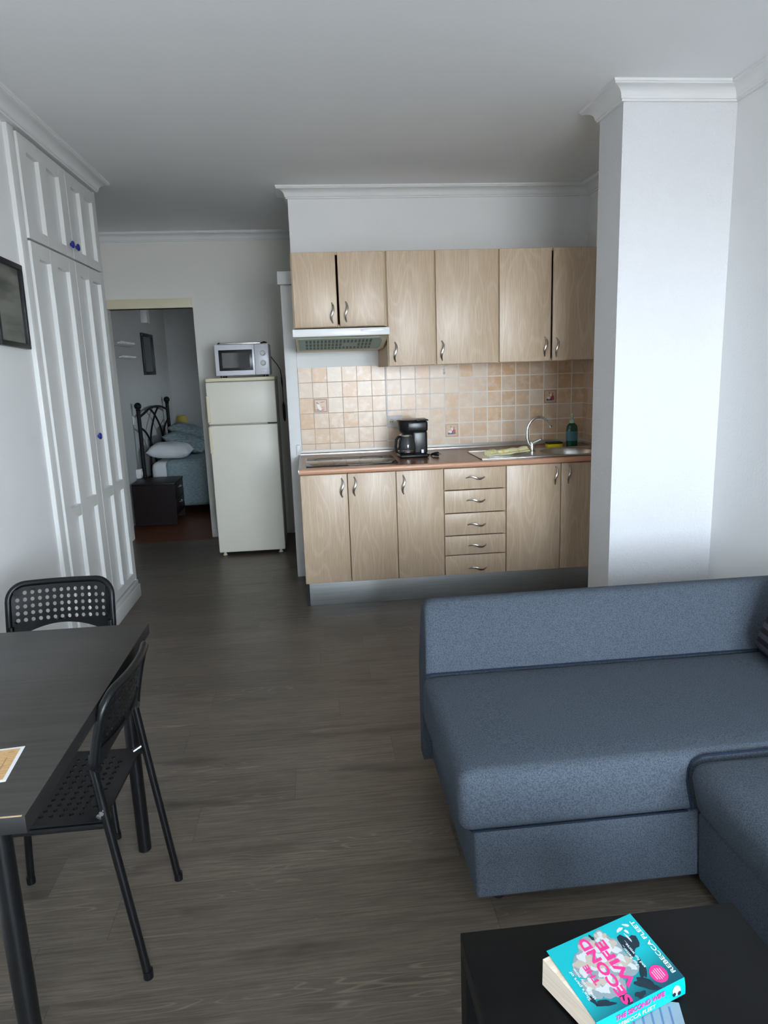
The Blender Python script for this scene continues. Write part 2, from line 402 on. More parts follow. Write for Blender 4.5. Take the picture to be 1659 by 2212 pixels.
    def sweep(s, prof, path, zc):
        """profile (distance from wall, dz), interior on the left of the path; mitred"""
        P = [Vector((x, y)) for x, y in path]; n = len(P)
        dirs = [(P[i+1]-P[i]).normalized() for i in range(n-1)]
        nor = [Vector((-d.y, d.x)) for d in dirs]
        rings = []
        for i in range(n):
            if i == 0: m = nor[0]
            elif i == n-1: m = nor[-1]
            else: m = (nor[i-1]+nor[i])/(1+nor[i-1].dot(nor[i]))
            rings.append([(P[i].x+m.x*d, P[i].y+m.y*d, zc+z) for d, z in prof])
        for i in range(n-1):
            A = [s.bm.verts.new(p) for p in rings[i]]; B = [s.bm.verts.new(p) for p in rings[i+1]]
            k = len(prof)
            fs = [s.bm.faces.new((A[j], B[j], B[(j+1) % k], A[(j+1) % k])) for j in range(k)]
            if i == 0: fs.append(s.bm.faces.new(A))
            if i == n-2: fs.append(s.bm.faces.new(B[::-1]))
            s._fin(fs)
        return s
    def build(s, name, mats, parent=None, sharp=35, weld=False, origin=None):
        if weld: bmesh.ops.remove_doubles(s.bm, verts=s.bm.verts, dist=1e-5)
        bmesh.ops.recalc_face_normals(s.bm, faces=s.bm.faces)
        me = bpy.data.meshes.new(name)
        off = Vector((0, 0, 0))
        root = parent
        while root is not None and root.parent is not None: root = root.parent
        if root is not None: off = Vector(root['_base']) if '_base' in root else Vector(root.location)
        if parent is None and origin is not None: off = Vector(origin)
        if off.length > 0: bmesh.ops.translate(s.bm, verts=s.bm.verts, vec=-off)
        s.bm.to_mesh(me); s.bm.free()
        for m in (mats if isinstance(mats, (list, tuple)) else [mats]): me.materials.append(m)
        me.set_sharp_from_angle(angle=math.radians(sharp))
        o = bpy.data.objects.new(name, me); COL.objects.link(o)
        if parent is not None: o.parent = parent
        elif origin is not None: o.location = origin
        return o

def tag(o, label, cat, group=None, kind=None):
    o['label'] = label; o['category'] = cat
    if group: o['group'] = group
    if kind: o['kind'] = kind
    return o
def thing(name, loc, label, cat, group=None, kind=None):
    o = bpy.data.objects.new(name, None); COL.objects.link(o)
    o.location = loc; o.empty_display_size = .05
    return tag(o, label, cat, group, kind)
def copy_tree(o, parent=None):
    c = o.copy(); COL.objects.link(c); c.parent = parent
    for ch in list(o.children): copy_tree(ch, c)
    return c
def struct(mb, name, m, label, cat, parent=None, **kw):
    o = mb.build(name, m, parent, **kw)
    if parent is None: tag(o, label, cat, kind='structure')
    return o

# ------------------------------------------------------------------ room shell
H = 2.6556
XL, XR, YF = -1.28, 1.97, 6.395         # left wall, right wall, far wall
YK = 4.9495                             # kitchen wall
struct(MB().box(-2.1, 2.2, BACK-.2, 6.30, -.12, 0), 'floor', M['floor'], 'dark grey-brown laminate floor with planks running across the room', 'floor')
struct(MB().box(-2.1, 1.5, 6.30, 9.8, -.12, 0), 'floor_bedroom', M['bedfloor'], 'reddish brown board floor beyond the bedroom doorway', 'floor')
struct(MB().box(-2.1, 2.2, BACK-.2, 6.5, H, H+.12), 'ceiling', M['ceil'], 'white flat ceiling of the living room', 'ceiling')
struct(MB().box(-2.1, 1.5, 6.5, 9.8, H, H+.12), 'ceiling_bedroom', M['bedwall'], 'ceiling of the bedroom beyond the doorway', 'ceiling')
struct(MB().box(XL-.12, XL, BACK, 3.47, 0, H), 'wall_left', M['wall_left'], 'white left wall carrying the black framed picture', 'wall')
struct(MB().box(-1.92, -1.80, 3.35, YF, 0, H).box(-1.80, XL-.12, 3.35, 3.47, 0, H), 'wall_hall_left', M['wall'], 'hall wall hidden behind the wardrobe end', 'wall')
struct(MB().box(XR, XR+.12, BACK, 5.07, 0, H), 'wall_right', M['wall'], 'white wall along the right edge behind the sofa', 'wall')
m = MB().box(-.98, 1.4, YF, YF+.10, 0, H).box(-1.92, -.98, YF, YF+.10, 2.044, H)
m.box(-1.92, -1.70, YF, YF+.10, 0, 2.044)
M['wall_cream'] = mat('cream_plaster', (.84, .82, .76, 1), .85, bump=(70, .25, .004))
struct(m, 'wall_far', M['wall_cream'], 'far hall wall with the bedroom doorway', 'wall')
struct(MB().box(.60, .72, 5.07, YF, 0, H), 'wall_hall_right', M['wall'], 'hall wall behind the kitchen partition', 'wall')
struct(MB().box(-.087, XR, YK, 5.07, 0, H), 'wall_kitchen', M['wall'], 'white wall above and behind the kitchen cabinets', 'wall')
struct(MB().box(1.438, XR+.05, 3.24, 3.495, 0, H), 'wall_pillar', M['stucco'], 'bright white pillar standing right of the kitchen', 'pillar')
# back wall behind the camera with the balcony door
m = MB().box(-2.1, DOOR[0], BACK-.12, BACK, 0, H).box(DOOR[1], 2.2, BACK-.12, BACK, 0, H).box(DOOR[0], DOOR[1], BACK-.12, BACK, DOOR[3], H)
struct(m, 'wall_back', M['wall'], 'wall behind the camera with the balcony door', 'wall')
m = MB()
for x in (DOOR[0], (DOOR[0]+DOOR[1])/2-.03, DOOR[1]-.06): m.box(x, x+.06, BACK-.09, BACK-.04, 0, DOOR[3])
m.box(DOOR[0], DOOR[1], BACK-.09, BACK-.04, DOOR[3]-.06, DOOR[3])
struct(m, 'door_1', M['white_plastic'], 'balcony door frame behind the camera', 'door')
m = MB().box(-2.1, 2.6, BACK-1.55, BACK-.2, -.14, -.02).box(-2.1, 2.6, BACK-1.55, BACK-1.45, -.02, 0.95)  # slab and parapet are unseen, added to shape the incoming daylight
struct(m, 'light_shaping_balcony', M['concrete'], 'unseen balcony slab and parapet added outside the door to shape daylight', 'balcony')
# bedroom
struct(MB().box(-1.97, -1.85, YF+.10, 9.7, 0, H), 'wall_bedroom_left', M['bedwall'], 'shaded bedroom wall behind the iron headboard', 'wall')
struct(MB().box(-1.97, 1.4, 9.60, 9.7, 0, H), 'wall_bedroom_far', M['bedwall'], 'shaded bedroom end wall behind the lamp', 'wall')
m = MB().box(1.2, 1.32, YF+.1, BWIN[0], 0, H).box(1.2, 1.32, BWIN[1], 9.7, 0, H)
m.box(1.2, 1.32, BWIN[0], BWIN[1], 0, BWIN[2]).box(1.2, 1.32, BWIN[0], BWIN[1], BWIN[3], H)
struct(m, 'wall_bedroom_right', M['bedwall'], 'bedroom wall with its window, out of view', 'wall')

# crown mouldings
CP = [(0, 0), (.0753, 0), (.0753, -.010), (.070, -.013), (.070, -.017), (.066, -.019)]
for i in range(1, 8):
    a = i/7*math.pi/2
    CP.append((.066-.046*math.sin(a)*1.0, -.019-.034*(1-math.cos(a))))
CP += [(.018, -.056), (.018, -.060), (.012, -.062), (.012, -.0705), (0, -.0705)]
struct(MB().sweep([(-.035, 0)] + CP[1:-1] + [(-.035, -.0705)], [(.6, YF), (-1.80, YF), (-1.80, 4.72), (-1.25, 4.72), (-1.25, BACK)], H), 'trim_1', M['crown'], 'white crown moulding over the wardrobe and the far hall wall', 'crown moulding', sharp=25)
struct(MB().sweep(CP, [(XR, BACK), (XR, 3.24), (1.438, 3.24), (1.438, 3.495), (XR, 3.495), (XR, YK), (-.087, YK), (-.087, 5.07), (.6, 5.07), (.6, YF)], H), 'trim_2', M['crown'], 'white crown moulding round the pillar and over the kitchen', 'crown moulding', sharp=25)
# door head of the bedroom doorway
struct(MB().box(-1.70, -.985, YF-.018, YF+.10, 2.044, 2.122, .003), 'trim_3', M['cream'], 'cream head board above the bedroom doorway', 'door trim')
# post at the free end of the kitchen partition
m = MB().box(-.170, -.0875, 4.935, 5.09, 0, 2.042, .004)
struct(m, 'trim_4', M['crown'], 'white upright trim at the left end of the kitchen wall', 'trim')
tag(MB().box(-.186, -.092, 4.905, 5.0, 2.044, 2.128, .004).build('junction_box', M['white_plastic'], origin=(-.14, 4.95, 2.044)), 'small white square box on top of the upright trim beside the cabinets', 'box')
# baseboard by the doorway and in the hall
struct(MB().box(-.975, .6, YF-.014, YF, 0, .085, .003), 'baseboard_far', M['crown'], 'white baseboard right of the bedroom doorway', 'baseboard')
struct(MB().box(XL, XL+.014, BACK, 3.465, 0, .08, .003), 'baseboard_left', M['crown'], 'white baseboard of the left wall', 'baseboard')

# tiles over the worktop
TZ0, TZ1 = .897, 1.492
TP, TPV, TU, TV = .1035, .1065, 1.043, .9655
M['tile_r'] = tile_material('beige_tiles_white_grout', TP, TPV, TU, TV, .035, lin(240, 232, 222))
M['tile_l'] = tile_material('beige_tiles_thin_grout', TP, TPV, .0105, 1.178-.2130, .018, lin(186, 160, 138))
M['tile_side'] = tile_material('beige_tiles_side', TP, TPV, YK, TV, .035, lin(232, 222, 210), 'Y')
tl = struct(MB().box(-.085, .519, YK-.010, YK, TZ0, TZ1), 'trim_5', M['tile_l'], 'beige wall tiles behind the hob', 'tiles')
tr_ = struct(MB().box(.519, XR, YK-.010, YK, TZ0, TZ1), 'trim_6', M['tile_r'], 'beige wall tiles with white grout behind the sink', 'tiles')
struct(MB().box(XR-.010, XR, 4.20, YK-.010, TZ0, TZ1), 'trim_7', M['tile_side'], 'beige tiles on the side wall beside the sink', 'tiles')
def deco(cx, cz, kind, parent):
    y = YK-.0125; h = .0465
    m = MB()
    m.mat(0).box(cx-h, cx+h, y, YK-.010, cz-h, cz+h)
    m.mat(1).box(cx-h+.008, cx+h-.008, y-.0008, y, cz-h+.008, cz+h-.008)
    def disc(x, z, rx, rz, mi, k, a0=0):
        m.mat(mi)
        m.prism([(math.cos(t*2*math.pi/16)*rx, math.sin(t*2*math.pi/16)*rz) for t in range(16)],
                lambda u, v, q: (cx+x+u*math.cos(a0)-v*math.sin(a0), y-.0008-k*.0003-q*.0004, cz+z+u*math.sin(a0)+v*math.cos(a0)))
    if kind == 0:
        disc(-.006, -.030, .032, .006, 2, 0); disc(-.012, -.008, .010, .026, 3, 1, .35); disc(.014, -.018, .014, .012, 4, 2); disc(-.004, -.022, .012, .010, 3, 3); disc(-.022, .018, .012, .004, 2, 1, -.6); disc(.012, .024, .016, .003, 2, 1, .2)
    else:
        disc(0, -.020, .030, .008, 5, 0); disc(.014, -.006, .013, .014, 4 if kind == 1 else 4, 1); disc(-.012, -.010, .013, .010, 3, 2); disc(.002, .010, .007, .012, 3, 3, .4); disc(-.006, .022, .003, .014, 2, 1, .3); disc(.016, .014, .003, .016, 2, 1, -.2); disc(-.022, -.022, .008, .008, 5, 4)
    o = m.build('decorated_tile', [M['motif_brown'] if kind == 0 else M['motif_frame'], M['motif_ground'], M['motif_brown'], M['motif_white'], M['motif_pink' if kind == 0 else 'motif_red'], M['motif_blue']], parent)
    o['label'] = ['tile with white shells on brown', 'tile with a red and blue motif', 'tile with a red and blue motif near the tap'][kind]
deco(.0605, 1.2315, 0, tl); deco(.9880, 1.0190, 1, tr_); deco(1.7130, 1.2320, 2, tr_)

# ------------------------------------------------------------------ kitchen
def s_handle(cx, cy, cz, vertical=True, L=.112):
    """bowed, slightly S-shaped handle standing off a front at y = cy (towards -Y)"""
    m = MB(); pts = []; rs = []
    for i in range(15):
        t = -1+2*i/14
        along = t*L/2; side = .0075*math.sin(t*math.pi); out = .026*(1-t*t)**.8 if abs(t) < 1 else 0
        pts.append((cx+side, cy-out-.001, cz+along) if vertical else (cx+along, cy-out-.001, cz-side))
        rs.append(.0032+.0045*(1-abs(t))**.6)
    m.tube(pts, rs, 8, flat=(1, .6, 1) if vertical else (1, .6, 1))
    for t in (0, -1): m.ball(pts[t], .0055, 8)
    return m
def hinge_door(parent, x0, x1, z0, z1, y, hx=None, hz=None, th=.018, name='door'):
    g = .0018
    d = MB().box(x0+g, x1-g, y, y+th, z0+g, z1-g, .0035, 3).build(name, [M['oak']], parent)
    if hx is not None: s_handle(hx, y, hz).build('handle', M['handle'], d)
    return d
def carcass(parent, x0, x1, y0, y1, z0, z1, top=True):
    t = .016; m = MB()
    m.box(x0, x0+t, y0, y1, z0, z1).box(x1-t, x1, y0, y1, z0, z1).box(x0+t, x1-t, y0, y1, z0, z0+t).box(x0+t, x1-t, y1-.006, y1, z0+t, z1)
    if top: m.box(x0+t, x1-t, y0, y1-.006, z1-t, z1)
    return m.build('carcass', M['carcass'], parent)
BX = [-.0975, .189, .4857, .7797, 1.1742, 1.5248, 1.94]
YB, ZB0, ZB1 = 4.173, .1736, .858
grp = 'base cabinets under the worktop'
def base(x0, x1, label):
    return thing('base_cabinet', ((x0+x1)/2, YB+.3, ZB0), label, 'cabinet', grp)
c = base(BX[0], BX[2], 'light oak two-door base cabinet under the black hob')
carcass(c, BX[0], BX[2], YB+.02, 4.92, ZB0, ZB1, False)
hinge_door(c, BX[0], BX[1], ZB0, ZB1, YB, .154, .772); hinge_door(c, BX[1], BX[2], ZB0, ZB1, YB, .231, .776)
c = base(BX[2], BX[3], 'narrow light oak single-door base cabinet left of the drawers')
carcass(c, BX[2], BX[3], YB+.02, 4.92, ZB0, ZB1, False)
hinge_door(c, BX[2], BX[3], ZB0, ZB1, YB, .529, .772)
c = base(BX[3], BX[4], 'light oak base cabinet with a stack of five drawers')
carcass(c, BX[3], BX[4], YB+.02, 4.92, ZB0, ZB1, False)
DZ = [.858, .719, .573, .429, .303, ZB0]
for i, hz in enumerate((.794, .651, .498, .363, .215)):
    g = .0025
    d = MB().box(BX[3]+.003, BX[4]-.003, YB, YB+.018, DZ[i+1]+g, DZ[i]-g, .0035, 3).build('drawer', M['oak'], c)
    s_handle(.978+.003*i, YB, hz, False).build('handle', M['handle'], d)
c = base(BX[4], BX[6], 'light oak two-door base cabinet under the sink, beside the pillar')
carcass(c, BX[4], BX[6], YB+.02, 4.92, ZB0, ZB1, False)
hinge_door(c, BX[4], BX[5], ZB0, ZB1, YB, 1.488, .783); hinge_door(c, BX[5], BX[6], ZB0, ZB1, YB, 1.572, .785)
m = MB().box(-.078, 1.95, 4.270, 4.284, 0, .168, .001).mat(1).box(-.094, -.080, 4.272, 4.9, 0, .170)
tag(m.build('plinth', [M['alu'], M['black_matte']], origin=(.9, 4.28, 0)), 'brushed aluminium plinth running under all base cabinets', 'plinth')
# worktop with cut-out for the sink bowl
wx0, wx1, wy0, wy1, wz0, wz1 = -.100, XR-.012, 4.150, YK-.012, .860, .895
hx0, hx1, hy0, hy1 = 1.44, 1.86, 4.235, 4.605
w = thing('worktop', (.9, 4.5, wz0), 'brown wood-look kitchen worktop with a paler rounded front edge', 'worktop')
m = MB().box(wx0, hx0, wy0+.02, wy1, wz0, wz1).box(hx1, wx1, wy0+.02, wy1, wz0, wz1).box(hx0, hx1, wy0+.02, hy0, wz0, wz1).box(hx0, hx1, hy1, wy1, wz0, wz1)
m.build('top', M['worktop'], w)
MB().box(wx0, wx1, wy0, wy0+.02, wz0, wz1, .012, 4, edges=lambda e: all(abs(v.co.y-wy0) < 1e-4 for v in e.verts) and abs(e.verts[0].co.z-e.verts[1].co.z) < 1e-4).build('front_edge', M['worktop_edge'], w)
MB().box(wx0-.003, wx0, wy0+.002, wy1, wz0, wz1, .001).build('end_strip', M['steel'], w)
m = MB().prism([(0, 0), (.022, 0), (.022, .004), (.010, .012), (.006, .026), (0, .026)], lambda u, v, k: (wx0 + k*(wx1-.001-wx0), wy1+.001-u, wz1+v))
m.prism([(0, 0), (.022, 0), (.022, .004), (.010, .012), (.006, .026), (0, .026)], lambda u, v, k: (wx1+.001-u, wy0+.03 + k*(wy1-.03-wy0), wz1+v))
m.build('upstand', M['steel'], w)
# hob
hb = thing('hob', (.228, 4.45, .895), 'flat black glass hob set into the left end of the worktop', 'hob')
MB().box(-.056, .512, 4.245, 4.66, .8955, .9005, .002).build('glass', M['glass_hob'], hb)
for cx, cy, r in ((.085, 4.34, .075), (.37, 4.34, .09), (.085, 4.55, .09), (.37, 4.55, .075)):
    MB().lathe([(r-.0015, .90055), (r, .9008), (r+.0015, .90055)], (cx, cy, 0), 40, cap0=False, cap1=False).build('cooking_zone', M['grille_slot'], hb)
# sink
sk = thing('sink', (1.48, 4.42, .895), 'stainless steel sink with round bowl and drainer set in the worktop', 'sink')
m = MB()
sx, sy, sr = 1.65, 4.42, .172
N = 32; half = .205
sq = []; ci = []
for k in range(N):
    a = 2*math.pi*k/N; ca, sa = math.cos(a), math.sin(a); q = half/max(abs(ca), abs(sa))
    sq.append((sx+ca*q, sy+sa*q, .8985)); ci.append((sx+ca*sr, sy+sa*sr, .8985))
for k in range(N): m.quad(sq[k], sq[(k+1) % N], ci[(k+1) % N], ci[k])
m.box(1.04, sx-half, sy-half, sy+half, .8958, .8985); m.box(sx+half, 1.90, sy-half, sy+half, .8958, .8985)
for (a0, b0, a1, b1) in ((1.03, sy-half-.008, 1.91, sy-half), (1.03, sy+half, 1.91, sy+half+.008), (1.03, sy-half, 1.04, sy+half), (1.90, sy-half, 1.91, sy+half)):
    m.box(a0, a1, b0, b1, .8955, .9012, .0015, 2)
for k in range(7): m.box(1.09, 1.38, sy-.15+k*.05, sy-.142+k*.05, .8985, .9012, .0012, 2)
m.build('rim_and_drainer', M['steel'], sk)
bw = MB().lathe([(sr, .8986), (sr-.004, .895), (sr-.010, .87), (sr-.022, .80), (sr-.05, .768), (.03, .762), (0.001, .762)], (sx, sy, 0), 40, cap0=False, cap1=False).build('bowl', M['steel'], sk, sharp=60)
MB().lathe([(.03, .7625), (.03, .764), (.022, .765), (.001, .763)], (sx, sy, 0), 24).build('drain', M['chrome'], bw)
# tap
tp = thing('tap', (1.425, 4.45, .899), 'chrome mixer tap with a high curved spout behind the drainer', 'tap')
MB().lathe([(.026, .899), (.026, .906), (.020, .910), (.019, .955), (.015, .968)], (1.425, 4.45, 0), 24).build('body', M['chrome'], tp)
pts = [(1.418, 4.45, .935), (1.398, 4.452, .965), (1.392, 4.455, .995)]
for i in range(0, 13):
    a = math.pi - i/12*math.pi*.93
    pts.append((1.470+.078*math.cos(a), 4.452, 1.035+.090*math.sin(a)))
pts.append((1.553, 4.452, 1.068))
MB().tube(pts, [.011]*3+[.0085]*13+[.0095], 12).build('spout', M['chrome'], tp)
MB().tube([(1.428, 4.445, .955), (1.445, 4.43, .968), (1.474, 4.41, .985)], [.016, .013, .008], 12).build('lever', M['chrome'], tp)
# upper cabinets
UX = [-.0819, .186, .4782, .7735, 1.1659, 1.502, 1.93]
YU, UT, UB, US = 4.318, 2.1546, 1.4819, 1.7234
grp = 'wall cabinets'
def upper(x0, x1, z0, label): return thing('wall_cabinet', ((x0+x1)/2, YU+.3, z0), label, 'cabinet', grp)
c = upper(UX[0], UX[2], US, 'short light oak two-door wall cabinet above the extractor hood')
carcass(c, UX[0], UX[2]-.001, YU+.026, YK-.001, US, UT)
hinge_door(c, UX[0]+.004, UX[1]-.003, US, UT, YU+.006, .151, 1.806); hinge_door(c, UX[1]+.006, UX[2]-.010, US, UT, YU+.006, .234, 1.811)
c = upper(UX[2], UX[3], UB, 'narrow tall light oak wall cabinet right of the extractor hood')
carcass(c, UX[2], UX[3], YU+.02, YK-.001, UB, UT); hinge_door(c, UX[2]+.003, UX[3]-.003, UB, UT, YU, .522, 1.567)
c = upper(UX[3], UX[4], UB, 'wide single-door light oak wall cabinet in the middle of the row')
carcass(c, UX[3], UX[4], YU+.02, YK-.001, UB, UT); hinge_door(c, UX[3]+.003, UX[4]-.003, UB, UT, YU, .811, 1.566)
c = upper(UX[4], UX[6], UB, 'two-door light oak wall cabinet above the sink, beside the pillar')
carcass(c, UX[4], UX[6], YU+.02, YK-.001, UB, UT); hinge_door(c, UX[4]+.003, UX[5]-.004, UB, UT, YU, 1.459, 1.571); hinge_door(c, UX[5]+.004, UX[6]-.003, UB, UT, YU, 1.533, 1.565)
# extractor hood
hd = thing('extractor_hood', (.19, 4.3, 1.60), 'slim white extractor hood with green grille under the short cabinet', 'extractor hood')
MB().box(-.088, .468, 4.10, 4.325, 1.662, 1.704, .004).build('front_visor', M['hood_white'], hd)
MB().box(.30, .44, 4.0985, 4.1, 1.683, 1.697, .0005).build('control_panel', M['silver_plastic'], hd)
m = MB().prism([(4.20, 1.661), (4.92, 1.661), (4.92, 1.595), (4.50, 1.598)], lambda u, v, k: (-.074+k*.542, u, v))
m.build('hood_body', M['cream'], hd)
def on_slope(x, t, off):     # point on the sloped underside, t 0..1 front to back
    return (x, 4.20+.30*t, 1.661-.063*t-off)
m = MB()
m.prism([(-.060, .06), (.420, .06), (.442, .35), (.442, .80), (.425, .97), (-.060, .97)], lambda u, v, k: on_slope(u, v, .0005+.003*k))
g = m.build('grille', M['green_grille'], hd)
m = MB()
for i in range(18):
    x = -.018+i*.0225
    for t0, t1 in ((.18, .40), (.46, .66), (.72, .88)):
        if 9 < i < 14 and t0 == .46: continue
        m.prism([(x, t0), (x+.014, t0), (x+.014, t1), (x, t1)], lambda u, v, k: on_slope(u, v, .0035+.0006*k))
m.build('grille_slots', M['grille_slot'], g)
# wall bits
m = MB().box(.5265, .632, YK-.022, YK-.010, 1.062, 1.141, .003).mat(1)
for cx in (.553, .605): m.lathe([(.019, YK-.0222), (.019, YK-.0235), (.017, YK-.0237), (.016, YK-.0225)], (cx, 0, 1.10), 20, 'Y')
so = thing('wall_socket', (.579, YK-.01, 1.062), 'white double wall socket partly hidden by the coffee maker', 'socket')
m.build('plate', [M['white_plastic'], M['cream']], so)
for cx in (.547, .559, .599, .611): MB().lathe([(.0035, YK-.0238), (.0035, YK-.0242)], (cx, 0, 1.10), 10, 'Y').build('pin_hole', M['black_matte'], so)
tag(MB().box(.519, .530, YK-.020, YK-.010, 1.142, 1.50, .002).build('cable_conduit', M['white_plastic'], origin=(.524, YK-.01, 1.142)), 'thin white upright cable conduit on the tiles above the socket', 'conduit')
m = MB().box(.933, .945, YK-.016, YK-.010, 1.415, 1.45, .002).tube([(.939, YK-.016, 1.425), (.939, YK-.032, 1.420), (.939, YK-.036, 1.432)], .003, 8)
tag(m.build('wall_hook', M['white_plastic'], origin=(.939, YK-.01, 1.415)), 'tiny white hook on the tiles under the wide wall cabinet', 'hook')
tag(MB().box(-.125, -.098, 4.915, 4.935, .895, .965, .002).build('wall_bracket', M['white_plastic'], origin=(-.11, 4.93, .895)), 'small white bracket on the upright trim at the worktop end', 'bracket')

# coffee maker
cm = thing('coffee_maker', (.64, 4.54, .895), 'black drip coffee maker with glass jug on the worktop', 'coffee maker')
MB().box(.546, .740, 4.445, 4.62, .8955, .921, .012, 3).build('base', M['black_plastic'], cm)
MB().box(.634, .736, 4.475, 4.617, .915, 1.070, .018, 4).build('water_tank', M['black_plastic'], cm)
MB().lathe([(.052, 1.046), (.068, 1.060), (.075, 1.075), (.080, 1.128), (.083, 1.131)], (.630, 4.54, 0), 32, sx=1.0, sy=.95).box(.60, .738, 4.465, 4.615, 1.062, 1.131, .014, 3).build('brew_head', M['black_plastic'], cm)
MB().lathe([(.084, 1.131), (.086, 1.133), (.084, 1.139), (.05, 1.143)], (.632, 4.54, 0), 32).box(.62, .742, 4.462, 4.618, 1.131, 1.141, .004).build('lid', M['black_plastic'], cm)
jg = MB().lathe([(.046, .922), (.058, .930), (.063, .955), (.060, .990), (.050, 1.022), (.046, 1.036)], (.604, 4.51, 0), 32).build('jug', M['dark_glass'], cm)
MB().lathe([(.0585, .929), (.0605, .931), (.0625, .944), (.0615, .946)], (.604, 4.51, 0), 32, cap0=False, cap1=False).build('jug_band', M['chrome'], jg)
MB().lathe([(.047, 1.032), (.049, 1.036), (.047, 1.042), (.044, 1.046)], (.604, 4.51, 0), 32).build('jug_collar', M['chrome'], jg)
MB().tube([(.566, 4.49, 1.034), (.545, 4.48, 1.034), (.530, 4.475, 1.016), (.526, 4.475, .970), (.534, 4.477, .935), (.552, 4.485, .928)], [.008, .0095, .0095, .009, .008, .007], 10).build('jug_handle', M['black_plastic'], jg)
MB().box(.690, .706, 4.4565, 4.4605, .926, .948, .001).build('switch', M['silver_plastic'], cm)
pc = MB().tube([(.735, 4.58, .91), (.752, 4.575, .902), (.770, 4.55, .8995), (.765, 4.52, .8995), (.775, 4.495, .904)], .0035, 8).build('power_cord', M['cord'], cm)
m = MB().tube([(.768, 4.515, .908), (.785, 4.49, .910), (.802, 4.475, .912)], [.007, .013, .015], 12)
m.mat(1).tube([(.800, 4.470, .914), (.815, 4.458, .915)], .0024, 6).tube([(.806, 4.476, .910), (.820, 4.466, .911)], .0024, 6)
m.build('plug', [M['cord'], M['steel']], pc)
# cloth, sponge, soap
m = MB(); path = []
for i in range(14):
    t = i/13
    path.append((1.085+.30*t, 4.285+.155*t+.012*math.sin(t*9), .924+.003*math.sin(t*14)))
m.tube(path, [.018+.007*abs(math.sin(i*.9+.5)) + (.005 if i < 3 else 0) for i in range(14)], 12, flat=(1, 1, .75))
m.tube([(p[0]+.01, p[1]-.030, .914+.002*math.sin(i)) for i, p in enumerate(path)], [.008+.003*abs(math.cos(i)) for i in range(14)], 10, flat=(1, 1, .7))
tag(m.build('dish_cloth', M['cloth'], origin=(1.23, 4.36, .90)), 'cream and yellow dish cloth rolled up on the drainer', 'cloth')
sp_ = thing('sponge', (1.65, 4.665, .895), 'yellow washing-up sponge with dark scourer behind the sink bowl', 'sponge')
MB().box(1.598, 1.702, 4.635, 4.70, .8955, .922, .004).build('foam', M['sponge'], sp_)
MB().box(1.598, 1.702, 4.635, 4.70, .9215, .934, .002).build('scourer', M['scourer'], sp_)
bt = thing('soap_bottle', (1.785, 4.69, .895), 'dark green washing-up liquid bottle in the worktop corner', 'bottle')
MB().lathe([(.036, .8955), (.041, .900), (.041, 1.010), (.038, 1.035), (.024, 1.052), (.014, 1.058)], (1.785, 4.69, 0), 32, sx=1, sy=.62).build('bottle_body', M['green_bottle'], bt)
MB().lathe([(.0415, .935), (.0418, .936), (.0418, 1.000), (.0415, 1.001)], (1.785, 4.69, 0), 32, sx=1, sy=.625, cap0=False, cap1=False).build('bottle_label', M['bottle_label'], bt)
MB().lathe([(.016, 1.056), (.016, 1.080), (.010, 1.086), (.008, 1.110), (.006, 1.120)], (1.785, 4.69, 0), 20).build('cap', M['clear_cap'], bt)

# ------------------------------------------------------------------ wardrobe
wd = thing('wardrobe', (-1.53, 4.13, 0), 'built-in white painted wardrobe with panelled doors and blue knobs', 'wardrobe')
XW = -1.25; ZWT = 2.583
m = MB().box(-1.795, XW-.026, 3.545, 4.718, .0, ZWT).box(XW-.026, XW-.004, 4.702, 4.718, .10, ZWT)
m.build('carcass', M['gloss_white'], wd)
MB().box(-1.30, XW-.010, 3.468, 3.542, 0, ZWT, .003).build('casing', M['gloss_white'], wd)
def wdoor(y0, y1, z0, z1, uprights, rails, knob=None):
    """uprights: list of (ya, yb); rails: list of (za, zb)"""
    m = MB(); xf = XW; xb = XW-.022
    for a, b in uprights: m.box(xb, xf, a, b, z0, z1, .0015, 1)
    for a, b in rails:
        for (p, q) in zip(uprights, uprights[1:]): m.box(xb, xf-.0004, p[1], q[0], a, b)
    m.box(xb-.003, xb+.001, y0, y1, z0, z1)
    d = m.build('door', M['gloss_white'], wd)
    if knob:
        k = MB().lathe([(.009, XW), (.009, XW+.004), (.016, XW+.007), (.0195, XW+.012), (.0185, XW+.018), (.012, XW+.022), (.003, XW+.023)], (0, knob[0], knob[1]), 24, 'X')
        k.build('knob', M['blue_knob'], d)
    return d
DM = 4.166
UPR1 = [(3.545, 3.635), (3.785, 3.885), (4.062, DM-.002)]
UPR2 = [(DM+.002, 4.245), (4.395, 4.47), (4.630, 4.700)]
zl = 2.112
wdoor(3.545, DM-.002, zl+.004, ZWT-.012, UPR1, [(zl+.004, zl+.055), (2.505, ZWT-.012)], (4.125, 2.184))
wdoor(DM+.002, 4.700, zl+.004, ZWT-.012, UPR2, [(zl+.004, zl+.055), (2.505, ZWT-.012)], (4.215, 2.184))
wdoor(3.545, DM-.002, .135, zl-.006, UPR1, [(.135, .185), (.765, .825), (2.035, zl-.006)])
wdoor(DM+.002, 4.700, .135, zl-.006, UPR2, [(.135, .185), (.765, .825), (2.035, zl-.006)], (4.215, 1.142))
m = MB().box(-1.79, XW+.012, 3.545, 4.735, 0, .085, .002).box(-1.79, XW+.004, 3.545, 4.727, .085, .120, .006, 2)
m.build('plinth', M['gloss_white'], wd)

